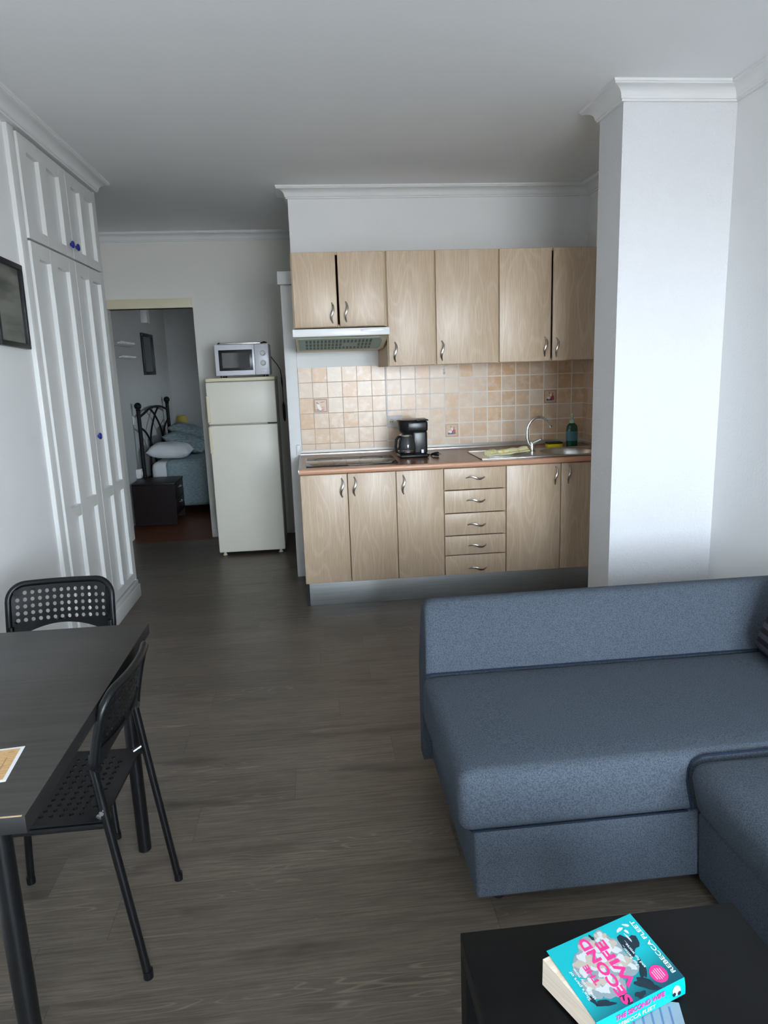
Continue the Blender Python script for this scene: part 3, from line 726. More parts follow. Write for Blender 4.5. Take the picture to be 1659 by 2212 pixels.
# picture on the left wall
pf = thing('framed_picture', (XL, 3.26, 1.62), 'black framed grey landscape picture on the left wall', 'picture')
rot_pic = Matrix.Translation((XL, 3.26, 1.80)) @ Matrix.Rotation(math.radians(-2.0), 4, 'X')
def pbox(m, y0, y1, z0, z1, x0, x1, bev=0): m.box(x0, x1, y0, y1, z0, z1, bev, 2, mtx=rot_pic)
m = MB(); hw, hh, fw = .155, .183, .022
pbox(m, -hw, hw, hh-fw, hh, .001, .024, .002); pbox(m, -hw, hw, -hh, -hh+fw, .001, .024, .002)
pbox(m, -hw, -hw+fw, -hh+fw, hh-fw, .001, .024, .002); pbox(m, hw-fw, hw, -hh+fw, hh-fw, .001, .024, .002)
m.build('frame', M['frame_black'], pf)
m = MB(); pbox(m, -hw+fw, hw-fw, -hh+fw, hh-fw, .001, .009); m.build('print', M['art'], pf)

# ------------------------------------------------------------------ fridge and microwave
fr = thing('fridge_freezer', (-.55, 5.95, 0), 'tall aged white fridge freezer standing beside the bedroom doorway', 'fridge')
FX0, FX1, FY = -.822, -.283, 5.66
MB().box(FX0+.004, FX1-.004, FY+.055, 6.25, .022, 1.412, .004).build('cabinet', M['fridge_side'], fr)
MB().box(FX0, FX1, FY+.012, 6.26, 1.413, 1.440, .005).build('top_panel', M['cream'], fr)
fd = MB().box(FX0, FX1, FY, FY+.052, 1.080, 1.409, .008, 3).build('freezer_door', M['fridge'], fr)
MB().box(FX0-.004, FX0+.020, FY-.008, FY+.02, 1.095, 1.305, .005, 3).build('handle', M['cream'], fd)
rd = MB().box(FX0, FX1, FY, FY+.052, .030, 1.070, .008, 3).build('fridge_door', M['fridge'], fr)
MB().box(FX0-.004, FX0+.020, FY-.008, FY+.02, .848, 1.060, .005, 3).build('handle', M['cream'], rd)
MB().box(FX1-.075, FX1-.003, FY+.001, FY+.03, 1.0715, 1.0785).build('hinge', M['black_matte'], fr)
for x in (FX0+.04, FX1-.04):
    for y in (FY+.045, 6.20): MB().lathe([(.018, 0), (.018, .008), (.012, .010), (.012, .032)], (x, y, 0), 14).build('foot', M['cream'], fr)
mw = thing('microwave', (-.527, 5.85, 1.44), 'silver white microwave with two dials on top of the fridge', 'microwave')
mx0, mx1, my, mz0, mz1 = -.738, -.318, 5.70, 1.456, 1.696
MB().box(mx0, mx1, my+.018, 6.02, mz0, mz1, .005).build('housing', M['silver_plastic'], mw)
d = MB().box(mx0, -.430, my, my+.017, mz0+.001, mz1-.001, .004).build('door', M['silver_plastic'], mw)
MB().box(-.708, -.446, my-.002, my, 1.494, 1.654, .001).build('window_frame', M['black_plastic'], d)
MB().box(-.682, -.468, my-.0032, my-.002, 1.516, 1.632).build('window_pane', M['dark_glass'], d)
p = MB().box(-.428, mx1, my, my+.017, mz0+.001, mz1-.001, .004).build('control_panel', M['silver_plastic'], mw)
for z in (1.623, 1.547):
    k = MB().lathe([(.023, my), (.022, my-.004), (.018, my-.006), (.016, my-.018), (.013, my-.020)], (-.365, 0, z), 24, 'Y')
    k.build('dial', M['white_plastic'], mw)
MB().box(-.385, -.338, my-.0012, my, 1.480, 1.500, .0005).build('door_button', M['silver_plastic'], mw)
for x in (mx0+.04, mx1-.04):
    for y in (my+.05, 5.98): MB().lathe([(.012, 1.4402), (.012, 1.457)], (x, y, 0), 12).build('foot', M['black_plastic'], mw)
ty = thing('tray', (-.53, 5.85, 1.697), 'flat silver tray with dark ends lying on the microwave', 'tray')
MB().box(-.70, -.38, 5.74, 5.98, 1.697, 1.711, .004).build('pan', M['steel'], ty)
for x0, x1 in ((-.727, -.70), (-.38, -.335)): MB().tube([(x0, 5.84, 1.708), ((x0+x1)/2, 5.83, 1.712), (x1, 5.84, 1.708)], [.004, .007, .004], 8).build('grip', M['black_plastic'], ty)
pts = [(-.318, 5.97, 1.60), (-.300, 5.96, 1.575), (-.270, 5.95, 1.535), (-.246, 5.95, 1.49), (-.240, 5.95, 1.44), (-.238, 5.95, 1.39)]
cd = MB().tube(pts, [.0035]*4+[.004, .007], 10).tube([(-.238, 5.95, 1.39), (-.236, 5.952, 1.34), (-.236, 5.952, 1.20)], [.007, .003, .003], 8).build('power_cord', M['cord'], mw)
MB().tube([(-.236, 5.952, 1.225), (-.235, 5.952, 1.20), (-.2345, 5.952, 1.10), (-.234, 5.952, 1.065)], [.004, .012, .012, .006], 12).build('inline_plug', M['cord'], cd)

# ------------------------------------------------------------------ bedroom
bd = thing('bed', (-1.0, 8.2, 0), 'double bed with black wrought iron headboard seen through the doorway', 'bed')
XH = -1.79
hbp = bd
m = MB()
def post(y, top):
    m = MB()
    m.tube([(XH, y, 0), (XH, y, top-.03)], .021, 12).lathe([(.021, top-.05), (.026, top-.04), (.018, top-.03)], (XH, y, 0), 12)
    m.ball((XH, y, top), .037, 16)
    m.lathe([(.030, 0), (.024, .04)], (XH, y, 0), 12)
    return m.build('post', M['iron'], bd)
Y0, Y1 = 7.49, 8.98
post(Y0, 1.175); post(Y1, 1.185)
def curve(pts, r=.011):
    """smooth spline through (y, z) points"""
    P = [Vector((XH, a, b)) for a, b in pts]; out = []
    Q = [P[0]*2-P[1]] + P + [P[-1]*2-P[-2]]
    for i in range(1, len(Q)-2):
        for k in range(8):
            t = k/8; a, b, c_, d_ = Q[i-1:i+3]
            out.append(.5*((2*b)+(c_-a)*t+(2*a-5*b+4*c_-d_)*t*t+(3*b-a-3*c_+d_)*t**3))
    out.append(P[-1]); m.tube(out, r, 8)
m = MB()
YM = (Y0+Y1)/2; w2 = (Y1-Y0)/2
curve([(Y0+.02, 1.06), (Y0+.25, 1.09), (Y0+.48, 1.122), (YM+.05, 1.135), (Y1-.35, 1.115), (Y1-.02, 1.065)], .013)
for s in (1, -1):
    curve([(YM-s*.22, 1.122), (YM-s*.03, 1.055), (YM+s*.20, .92), (YM+s*.31, .80), (YM+s*.36, .68), (YM+s*.42, .42)])
    e = Y0 if s > 0 else Y1
    curve([(e+s*.01, .95), (e+s*.14, .92), (e+s*.27, .87), (e+s*.42, .77), (e+s*.55, .64), (e+s*.66, .42)])
m.tube([(XH, Y0, .40), (XH, Y1, .40)], .012, 8)
m.build('headboard_scrolls', M['iron'], bd)
m = MB().box(XH+.03, .25, 7.56, 8.94, .12, .20, .01)
for x in (XH+.12, .15):
    for y in (7.62, 8.88): m.tube([(x, y, 0), (x, y, .13)], .025, 10)
m.build('bed_base', M['iron'], bd)
MB().box(XH+.05, .25, 7.56, 8.94, .20, .575, .07, 5).build('mattress', M['sheet'], bd)
m = MB().box(-1.60, .27, 7.535, 8.965, .085, .592, .075, 5)
m.build('bedspread', M['teal_cover'], bd)
def pillow(name, c, size, rz, tilt, material, label, grp=None):
    m = MB(); nx, ny = 14, 14
    L, Wd, T = size
    top = []; bot = []
    for i in range(nx+1):
        r1 = []; r2 = []
        for j in range(ny+1):
            u = -1+2*i/nx; v = -1+2*j/ny
            h = T/2*((1-u**4)*(1-v**4))**.55
            sx_ = 1-.06*(v*v)*(1-abs(u)*.0); x = u*L/2*(1-.05*(1-v*v)*0); y = v*Wd/2
            x *= 1-.07*(1-abs(v)**2)*abs(u)**3*.6; y *= 1-.07*(1-abs(u)**2)*abs(v)**3*.6
            wr = .006*math.sin(7*u+3*v)*(1-u*u)*(1-v*v)
            r1.append(m.bm.verts.new((x, y, h+wr))); r2.append(m.bm.verts.new((x, y, -h*.75)))
        top.append(r1); bot.append(r2)
    fs = []
    for i in range(nx):
        for j in range(ny):
            fs.append(m.bm.faces.new((top[i][j], top[i+1][j], top[i+1][j+1], top[i][j+1])))
            fs.append(m.bm.faces.new((bot[i][j], bot[i][j+1], bot[i+1][j+1], bot[i+1][j])))
    m._fin(fs, True)
    M4 = Matrix.Translation(c) @ Matrix.Rotation(rz, 4, 'Z') @ Matrix.Rotation(tilt[0], 4, 'X') @ Matrix.Rotation(tilt[1], 4, 'Y')
    bmesh.ops.transform(m.bm, matrix=M4, verts=m.bm.verts)
    o = m.build(name, material, weld=True, sharp=80, origin=c)
    return tag(o, label, 'pillow' if name == 'pillow' else 'cushion', grp)
g = 'pillows on the bed'
pillow('pillow', (-1.560, 7.785, .668), (.44, .46, .19), .03, (0, .06), M['sheet'], 'white pillow lying at the near side of the bed', g)
pillow('pillow', (-1.47, 8.265, .708), (.47, .50, .17), -.05, (.0, .42), M['teal_pillow'], 'grey-blue pillow slanting down behind the white pillow', g)
pillow('pillow', (-1.49, 8.73, .785), (.48, .50, .17), -.05, (.0, .36), M['teal_pillow'], 'grey-blue pillow at the far side of the bed, nearest the lamp', g)
# bedside table
ns = thing('bedside_table', (-1.6, 7.25, 0), 'dark brown bedside table with two drawers in the doorway view', 'bedside table')
NX0, NX1, NY0, NY1, NT = -1.80, -1.395, 6.97, 7.42, .437
m = MB().box(NX0, NX1, NY0, NY0+.02, .02, NT-.02).box(NX0, NX1, NY1-.02, NY1, .02, NT-.02).box(NX0, NX0+.015, NY0+.02, NY1-.02, .06, NT-.02).box(NX0, NX1-.02, NY0+.02, NY1-.02, .09, .108)
m.build('body', M['wenge'], ns)
MB().box(NX0-.002, NX1+.006, NY0-.004, NY1+.004, NT-.02, NT, .002).build('top', M['wenge'], ns)
for z0, z1 in ((.105, .260), (.265, .412)):
    d = MB().box(NX1-.018, NX1+.001, NY0+.023, NY1-.023, z0, z1, .002).build('drawer', M['wenge'], ns)
    yc = (NY0+NY1)/2; zc = z1-.045
    MB().tube([(NX1, yc-.05, zc), (NX1+.018, yc-.045, zc), (NX1+.018, yc+.045, zc), (NX1, yc+.05, zc)], .006, 8).build('handle', M['chrome'], d)
# lamp on a far bedside table
nt_ = thing('bedside_table', (-1.62, 9.25, 0), 'dark bedside table hidden behind the bed, under the lamp', 'bedside table')
MB().box(-1.80, -1.40, 9.03, 9.45, .02, .44, .004).build('body', M['wenge'], nt_)
MB().box(-1.806, -1.394, 9.024, 9.456, .44, .46, .002).build('top', M['wenge'], nt_)
lp = thing('table_lamp', (-1.67, 9.2, .46), 'table lamp with mustard yellow shade behind the pillows', 'lamp')
MB().lathe([(.06, .461), (.06, .475), (.02, .49), (.016, .60), (.03, .66), (.012, .72), (.010, .80)], (-1.67, 9.2, 0), 20).build('base', M['pink_shade'], lp)
MB().lathe([(.105, .775), (.055, .968)], (-1.67, 9.2, 0), 28, cap0=False, cap1=False).build('lamp_shade', M['lampshade'], lp)
# things on the bedroom wall
mr_ = thing('wall_mirror', (-1.85, 8.43, 1.49), 'narrow dark framed mirror on the shaded bedroom wall', 'mirror')
m = MB(); y0, y1, z0, z1 = 8.17, 8.70, 1.49, 1.95; f = .035
for a in ((y0, y1, z1-f, z1), (y0, y1, z0, z0+f), (y0, y0+f, z0+f, z1-f), (y1-f, y1, z0+f, z1-f)): m.box(-1.849, -1.825, *a, .002)
m.build('frame', M['frame_black'], mr_)
MB().box(-1.849, -1.838, y0+f, y1-f, z0+f, z1-f).build('mirror_glass', M['mirror'], mr_)
hr = thing('coat_rack', (-1.85, 7.25, 1.66), 'pale coat rack with rows of pegs on the bedroom wall', 'coat rack')
MB().box(-1.849, -1.832, 6.75, 7.66, 1.775, 1.805, .002).box(-1.849, -1.832, 6.75, 7.66, 1.655, 1.675, .002).build('rail', M['bedwall'], hr)
for k in range(10):
    for z in (1.80, 1.665): MB().tube([(-1.832, 7.13+k*.055, z), (-1.795, 7.13+k*.055, z+.008)], .007, 6).ball((-1.795, 7.13+k*.055, z+.008), .011, 8).build('peg', M['white_plastic'], hr)
sw = thing('light_switch', (-1.85, 7.51, .99), 'white light switch on the bedroom wall beside the headboard', 'switch')
MB().box(-1.849, -1.838, 7.465, 7.555, .988, 1.078, .003).build('plate', M['white_plastic'], sw)
MB().box(-1.838, -1.833, 7.49, 7.53, 1.005, 1.06, .002).build('rocker', M['white_plastic'], sw)
tag(MB().box(-1.849, -1.80, 7.36, 7.455, .44, .535, .006, 2).box(-1.80, -1.792, 7.385, 7.43, .465, .51, .004).build('plug_adapter', M['white_plastic'], origin=(-1.85, 7.4, .44)), 'white plug in the bedroom wall just above the bedside table', 'plug')
tag(MB().box(-1.849, -1.78, 8.27, 8.41, 2.06, 2.62, .006).build('wall_duct', M['white_plastic'], origin=(-1.85, 8.34, 2.06)), 'white upright duct at the top of the bedroom wall', 'duct')

# ------------------------------------------------------------------ sofa
sf = thing('corner_sofa', (1.15, 1.9, 0), 'large blue-grey fabric corner sofa bed with chaise end to the left', 'sofa')
def soft_box(m, x0, x1, y0, y1, z0, z1, r, seg=5, puff=0.0, res=10):
    """rounded cushion: bevelled box with a gently domed top"""
    b = MB(); b.box(x0, x1, y0, y1, z0, z1, r, seg)
    if puff:
        bmesh.ops.subdivide_edges(b.bm, edges=[e for e in b.bm.edges if e.calc_length() > .12], cuts=res, use_grid_fill=True)
        for v in b.bm.verts:
            u = (v.co.x-(x0+x1)/2)/((x1-x0)/2); w_ = (v.co.y-(y0+y1)/2)/((y1-y0)/2)
            k = max(0, 1-u**4)*max(0, 1-w_**4)
            if v.co.z > z1-.004: v.co.z += puff*k
    for f in b.bm.faces: f.smooth = True
    me = bpy.data.meshes.new('tmp'); b.bm.to_mesh(me); b.bm.free(); m.bm.from_mesh(me); bpy.data.meshes.remove(me)
    return m
# chaise base (storage box), slightly narrower at the bottom
def tapered(m, x0, x1, y0, y1, z0, z1, dx, dy, bev):
    b = MB(); b.box(x0, x1, y0, y1, z0, z1, bev, 3)
    for v in b.bm.verts:
        t = 1-(v.co.z-z0)/(z1-z0)
        if v.co.x < (x0+x1)/2: v.co.x += dx*t
        if v.co.y < (y0+y1)/2: v.co.y += dy*t
    me = bpy.data.meshes.new('tmp'); b.bm.to_mesh(me); b.bm.free(); m.bm.from_mesh(me); bpy.data.meshes.remove(me); return m
m = tapered(MB(), .366, 1.90, 1.606, 2.305, .052, .262, .006, .0, .012)
m.build('chaise_base', M['fabric'], sf)
m = soft_box(MB(), .325, 1.62, 1.592, 2.205, .262, .438, .034, 5, .006)
m.build('chaise_cushion', M['fabric'], sf, sharp=80)
def seam(pts, parent, r=.0030): MB().tube(pts, r, 8).build('gap_shade_line', M['gap_shade'], parent)  # thin dark tubes standing in for the shade in the cushion gaps
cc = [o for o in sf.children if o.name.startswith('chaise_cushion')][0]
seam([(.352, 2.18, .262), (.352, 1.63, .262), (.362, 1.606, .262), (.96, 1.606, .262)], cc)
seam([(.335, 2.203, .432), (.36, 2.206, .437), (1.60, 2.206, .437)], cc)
# low backrest along the far side: profile in (y, z), leaning back
prof = [(2.306, .056), (2.306, .25), (2.20, .256), (2.205, .42), (2.232, .50), (2.262, .58), (2.288, .630), (2.302, .652), (2.318, .662), (2.345, .664), (2.372, .655), (2.385, .630), (2.385, .40), (2.375, .056)]
xs = [(.332, .90), (.334, .945), (.341, .975), (.353, .993), (.372, 1.0), (1.93, 1.0)]
m = MB()
rings = []
cy = sum(p[0] for p in prof)/len(prof); cz = sum(p[1] for p in prof)/len(prof)
for x, s in xs: rings.append([m.bm.verts.new((x+(.055*(max(p[1], .44)-.44)+.008 if x < .5 else 0), cy+(p[0]-cy)*(s if p[1] > .3 else 1), .25+(p[1]-.25)*(s if p[1] > .4 else 1))) for p in prof])
fs = []
for A, B in zip(rings, rings[1:]):
    for k in range(len(prof)): fs.append(m.bm.faces.new((A[k], A[(k+1) % len(prof)], B[(k+1) % len(prof)], B[k])))
m._fin(fs, True); m._fin([m.bm.faces.new(rings[0][::-1]), m.bm.faces.new(rings[-1])])
m.build('chaise_backrest', M['fabric'], sf, sharp=50)
# main seat, running towards the camera
m = tapered(MB(), .985, 1.90, .20, 1.600, .052, .262, .012, 0, .010)
m.build('seat_base', M['fabric'], sf)
m = soft_box(MB(), .936, 1.62, .20, 1.588, .262, .436, .045, 6, .008)
for v in m.bm.verts:
    if v.co.x < 1.05 and v.co.z < .36: v.co.x += .035*(.36-v.co.z)/.1
m.build('seat_cushion', M['fabric'], sf, sharp=80)
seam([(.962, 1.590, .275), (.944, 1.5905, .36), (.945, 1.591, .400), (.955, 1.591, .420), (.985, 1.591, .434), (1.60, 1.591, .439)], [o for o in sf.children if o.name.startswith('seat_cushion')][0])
m = soft_box(MB(), 1.74, 1.945, .20, 2.20, .10, .66, .035, 4)
m.build('backrest', M['fabric'], sf, sharp=80)
m = MB()
for y0, y1 in ((1.42, 1.98), (.82, 1.38)): soft_box(MB(), 1.69, 1.80, y0, y1, .445, .70, .05, 5).build('back_cushion', M['fabric'], sf, sharp=80)
for x, y in ((.45, 1.68), (.45, 2.22), (1.80, 2.2), (1.06, .28), (1.80, .28)):
    MB().lathe([(.018, 0), (.022, .052)], (x, y, 0), 14).build('foot', M['black_plastic'], sf)
# dark striped cushion in the corner of the sofa, at the right edge
cu = thing('scatter_cushion', (1.62, 2.0, .44), 'dark striped scatter cushion in the sofa corner at the right edge', 'cushion')
m = MB(); nx = 16
def cush_pt(u, v, s):
    L, Wd, T = .30, .32, .13
    h = T/2*((1-u**4)*(1-v**4))**.5
    return Vector((u*L/2*(1-.05*(1-v*v)), v*Wd/2*(1-.05*(1-u*u)), s*h))
Mc = Matrix.Translation((1.565, 2.02, .580)) @ Matrix.Rotation(math.radians(-10), 4, 'Z') @ Matrix.Rotation(math.radians(-66), 4, 'Y')
for s in (1, -1):
    G = [[m.bm.verts.new(Mc @ cush_pt(-1+2*i/nx, -1+2*j/nx, s)) for j in range(nx+1)] for i in range(nx+1)]
    for i in range(nx):
        for j in range(nx):
            f = m.bm.faces.new((G[i][j], G[i+1][j], G[i+1][j+1], G[i][j+1])); f.smooth = True
            f.material_index = 1 if (i in (1, 3, 5)) else 0
m.build('cover', [M['pillow_dark'], M['stripe_grey']], cu, weld=True, sharp=80)

# ------------------------------------------------------------------ dining table
dt = thing('dining_table', (-.83, 1.6, 0), 'black-brown dining table with round black legs at the left edge', 'table')
TX0, TX1, TY0, TY1 = -1.125, -.529, 1.127, 2.070
m = MB().box(TX0, TX1, TY0, TY1, .706, .740, .0025, 2)
m.bm.normal_update()
for f in m.bm.faces: f.material_index = 0 if f.normal.z > .7 else 1
tt = m.build('tabletop', [M['table_top'], M['table_edge']], dt)
for x in (TX0+.07, TX1-.075):
    for y in (TY0+.055, TY1-.045):
        MB().lathe([(.017, 0), (.020, .004), (.020, .20), (.021, .69), (.030, .698), (.030, .7058)], (x, y, 0), 24).build('leg', M['chair_metal'], dt)
m = MB().box(TX1-.060, TX1-.006, TY0+.0005, TY0+.004, .7398, .7404)
m.build('chipped_edge', M['chipped'], tt)
lf = thing('leaflet', (-.68, 1.30, .740), 'orange leaflet with white border on the dining table', 'leaflet')
ang = math.radians(6)
def lfp(u, v, z): return (-.614-math.cos(ang)*u*1.0 - math.sin(ang)*0 + .0, 1.306+v, z)
Ml = Matrix.Translation((-.6145, 1.306, 0)) @ Matrix.Rotation(ang, 4, 'Z')
MB().box(-.180, 0, -.064, .064, .7403, .7413, mtx=Ml).build('sheet', M['white_paper'], lf)
pr = MB().box(-.172, -.007, -.057, .057, .7413, .7416, mtx=Ml).build('printed_panel', M['leaflet'], lf)
m = MB()
for k in range(9): m.box(-.160+.017*k, -.158+.017*k, -.045, .030+.012*math.sin(k*2.3), .7416, .7418, mtx=Ml)
m.build('text_lines', M['motif_brown'], pr)

# ------------------------------------------------------------------ chairs
def holed_plate(m, P, nu, nv, us, vs, hole, skip=lambda i, j: False, n=16):
    """P(u,v) -> 3D; nu x nv cells each with a round hole of radius `hole` (in u,v units)"""
    for i in range(nu):
        for j in range(nv):
            u0, u1 = us[0]+(us[1]-us[0])*i/nu, us[0]+(us[1]-us[0])*(i+1)/nu
            v0, v1 = vs[0]+(vs[1]-vs[0])*j/nv, vs[0]+(vs[1]-vs[0])*(j+1)/nv
            cu_, cv = (u0+u1)/2, (v0+v1)/2; hu, hv = (u1-u0)/2, (v1-v0)/2
            sqr = []
            for k in range(n):
                a = 2*math.pi*(k+.5)/n if False else 2*math.pi*k/n
                ca, sa = math.cos(a), math.sin(a)
                q = 1/max(abs(ca), abs(sa)); sqr.append((cu_+ca*q*hu, cv+sa*q*hv))
            V = [m.bm.verts.new(P(*p)) for p in sqr]
            if skip(i, j): fs = [m.bm.faces.new(V)]
            else:
                C_ = [m.bm.verts.new(P(cu_+math.cos(2*math.pi*k/n)*hole, cv+math.sin(2*math.pi*k/n)*hole)) for k in range(n)]
                fs = [m.bm.faces.new((V[k], V[(k+1) % n], C_[(k+1) % n], C_[k])) for k in range(n)]
            m._fin(fs, False)
def thicken(m, t):
    bmesh.ops.remove_doubles(m.bm, verts=m.bm.verts, dist=2e-4)
    bmesh.ops.recalc_face_normals(m.bm, faces=m.bm.faces)
    m.bm.verts.ensure_lookup_table()
    vn = [v.normal.copy() for v in m.bm.verts]
    vs = list(m.bm.verts); fs = list(m.bm.faces); bd = [e for e in m.bm.edges if e.is_boundary]
    lo = {v: m.bm.verts.new(v.co-n*t) for v, n in zip(vs, vn)}
    m._fin([m.bm.faces.new([lo[v] for v in reversed(f.verts)]) for f in fs])
    m._fin([m.bm.faces.new((e.verts[0], e.verts[1], lo[e.verts[1]], lo[e.verts[0]])) for e in bd])
def make_chair():
    """faces -Y, origin on the floor under the seat"""
    r = thing('dining_chair', (0, 0, 0), '', 'chair', 'black dining chairs at the table')
    # side frames: rear leg and back tube
    for s in (-1, 1):
        MB().tube([(s*.172, .222, 0), (s*.170, .210, .10), (s*.168, .168, .44), (s*.168, .152, .58), (s*.168, .156, .62)], .0105, 12).lathe([(.0125, 0), (.0125, .022)], (s*.172, .222, 0), 12).build('leg', M['chair_metal'], r)
        MB().tube([(s*.205, -.220, 0), (s*.200, -.212, .10), (s*.185, -.185, .40), (s*.172, -.172, .425)], .0105, 12).lathe([(.0125, 0), (.0125, .022)], (s*.205, -.220, 0), 12).build('leg', M['chair_metal'], r)
    m = MB().tube([(-.172, -.172, .425), (0, -.174, .428), (.172, -.172, .425)], .0095, 10)
    for s in (-1, 1): m.tube([(s*.172, -.172, .425), (s*.166, 0, .426), (s*.166, .165, .430)], .0085, 10)
    fr_ = m.build('seat_frame', M['chair_metal'], r)
    for s in (-1, 1): MB().lathe([(.006, s*.178-.004), (.006, s*.178+.004)], (0, .162, .47), 10, 'X').build('bolt', M['bolt'], fr_)
    for s in (-1, 1): MB().tube([(s*.146, .140, .440), (s*.166, .160, .446)], .0055, 8).build('bracket', M['bolt'], fr_)
    # seat: holed pad, front edge rolled down
    def S(u, v):      # u across, v from rear (+) to front (-)
        z = .440 - .010*(1-(u/.165)**2)*(1-((v+.01)/.17)**2)
        if v < -.145: z -= ((-.145-v)/.055)**2*.022
        return (u*(1+.10*max(0, -v)/.2), v, z)
    m = MB()
    holed_plate(m, S, 11, 11, (-.138, .138), (-.135, .130), .0062, lambda i, j: (i in (0, 10) and j in (0, 10)))
    def strip(u0, u1, v0, v1, nu, nv):
        for i in range(nu):
            for j in range(nv):
                a0, a1 = u0+(u1-u0)*i/nu, u0+(u1-u0)*(i+1)/nu; b0, b1 = v0+(v1-v0)*j/nv, v0+(v1-v0)*(j+1)/nv
                m._fin([m.bm.faces.new([m.bm.verts.new(S(*p)) for p in ((a0, b0), (a1, b0), (a1, b1), (a0, b1))])])
    strip(-.166, -.138, -.135, .130, 2, 22); strip(.138, .166, -.135, .130, 2, 22)
    strip(-.166, .166, .130, .158, 26, 2); strip(-.166, .166, -.200, -.135, 26, 6)
    thicken(m, .006)
    m.build('seat', M['chair'], r, sharp=40)
    # back shell: outline in (x, z) with big top corners and arched lower edge, curved rearwards
    def B(u, z):
        t = max(0, z-.56)/.21
        return (u, .152+.048*t**1.4 + .022*(1-(u/.176)**2), z)
    m = MB()
    pu = .0243
    us = (-7*pu+.0, 7*pu); us = (-pu*6.5, pu*6.5)
    holed_plate(m, B, 13, 5, us, (.627, .743), .0070, lambda i, j: (j == 4 and i in (0, 12)))
    # rim between the hole field and the outline
    out = []; inn = []
    W2, ZT, ZE, R = .176, .762, .574, .056
    def outline(n=26):
        pts = []
        for k in range(n+1):                       # bottom arch left -> right
            u = -W2+.016+(2*W2-.032)*k/n; pts.append((u, ZE+.043*(1-(u/(W2-.016))**2)))
        for k in range(1, 9): pts.append((W2, ZE+(ZT-R-ZE)*k/8))
        for k in range(1, 9): a = k/8*math.pi/2; pts.append((W2-R+R*math.cos(a), ZT-R+R*math.sin(a)))
        for k in range(1, n): pts.append((W2-R-(2*W2-2*R)*k/n, ZT))
        for k in range(0, 9): a = math.pi/2+k/8*math.pi/2; pts.append((-W2+R+R*math.cos(a), ZT-R+R*math.sin(a)))
        for k in range(1, 9): pts.append((-W2, ZT-R-(ZT-R-ZE)*k/8))
        return pts
    O = outline()
    def clampin(u, z): return (min(max(u, us[0]), us[1]), min(max(z, .627), .743))
    n = len(O)
    for k in range(n):
        a, b = O[k], O[(k+1) % n]; ca, cb = clampin(*a), clampin(*b)
        ma = ((a[0]+ca[0])/2, (a[1]+ca[1])/2); mb = ((b[0]+cb[0])/2, (b[1]+cb[1])/2)
        for q in ((a, b, mb, ma), (ma, mb, cb, ca)):
            vv = []
            for p in q:
                if not vv or all((Vector(p)-Vector(x)).length > 1e-5 for x in vv): vv.append(p)
            if len(vv) >= 3:
                m._fin([m.bm.faces.new([m.bm.verts.new(B(*p)) for p in vv])])
    thicken(m, .006)
    # rolled rim
    rim = [B(*p) for p in O[26:]] + [B(*O[0])]
    m.tube([(p[0], p[1]+.002, p[2]) for p in rim], .011, 10)
    m.build('backrest', M['chair'], r, sharp=40)
    return r
ch = make_chair()
ch.location = (-.924, 2.307, 0); ch.rotation_euler = (0, 0, math.radians(3))
ch['label'] = 'black perforated dining chair at the far end of the table, back against the wardrobe side'
ch['label'] = 'black perforated dining chair facing the camera behind the far end of the table'
c2 = copy_tree(ch)
c2.location = (-.700, 1.710, 0); c2.rotation_euler = (0, 0, math.radians(-92))
c2['label'] = 'black perforated dining chair seen from the side, pushed under the long edge of the table'

# ------------------------------------------------------------------ coffee table
ct = thing('coffee_table', (.48, .65, 0), 'low black coffee table in the lower right corner', 'coffee table')
CX0, CX1, CY0, CY1 = .219, .748, .22, 1.082
MB().box(CX0, CX1, CY0, CY1, .401, .450, .0015, 2).build('tabletop', M['black_wood'], ct)
for x in (CX0, CX1-.05):
    for y in (CY0, CY1-.05): MB().box(x, x+.05, y, y+.05, 0, .401, .001, 1).build('leg', M['black_wood'], ct)

# ------------------------------------------------------------------ book and booklet
bk_loc = Vector((.47, .93, .455))
bk = thing('paperback_book', bk_loc, 'turquoise paperback novel with pink title lying on the coffee table', 'book')
# cover corners (spine/fore edge x tail/head)
P_st = Vector((.553, .906, .484)); P_ft = Vector((.515, 1.024, .505)); P_fh = Vector((.342, .966, .505))
P_sh = P_st + (P_fh-P_ft)
def cov(u, v, h=0.0):
    p = P_st + (P_ft-P_st)*u + (P_sh-P_st)*v
    nrm = (P_ft-P_st).cross(P_sh-P_st).normalized()
    if nrm.z < 0: nrm = -nrm
    return p + nrm*h
ZB = .4555
def under(p): return Vector((p.x, p.y, ZB))
# page block: pushed out a little at the head
def blk(u, v, t):
    top = cov(u, v, -.0009); bot = under(cov(u*.97+.01, v)); bot.z = ZB+.0006
    return bot.lerp(top, t)
m = MB()
b8 = [blk(.01, .01, 0), blk(.97, .01, 0), Vector((.330, .950, ZB+.0006)), Vector((.371, .856, ZB+.0006)), blk(.01, .01, 1), blk(.97, .01, 1), Vector((.332, .955, .5005)), blk(.01, .985, 1)]
vs = [m.bm.verts.new(p) for p in b8]
m._fin([m.bm.faces.new([vs[i] for i in f]) for f in ((0, 3, 2, 1), (4, 5, 6, 7), (0, 1, 5, 4), (1, 2, 6, 5), (2, 3, 7, 6), (3, 0, 4, 7))])
m.build('page_block', M['paper'], bk)
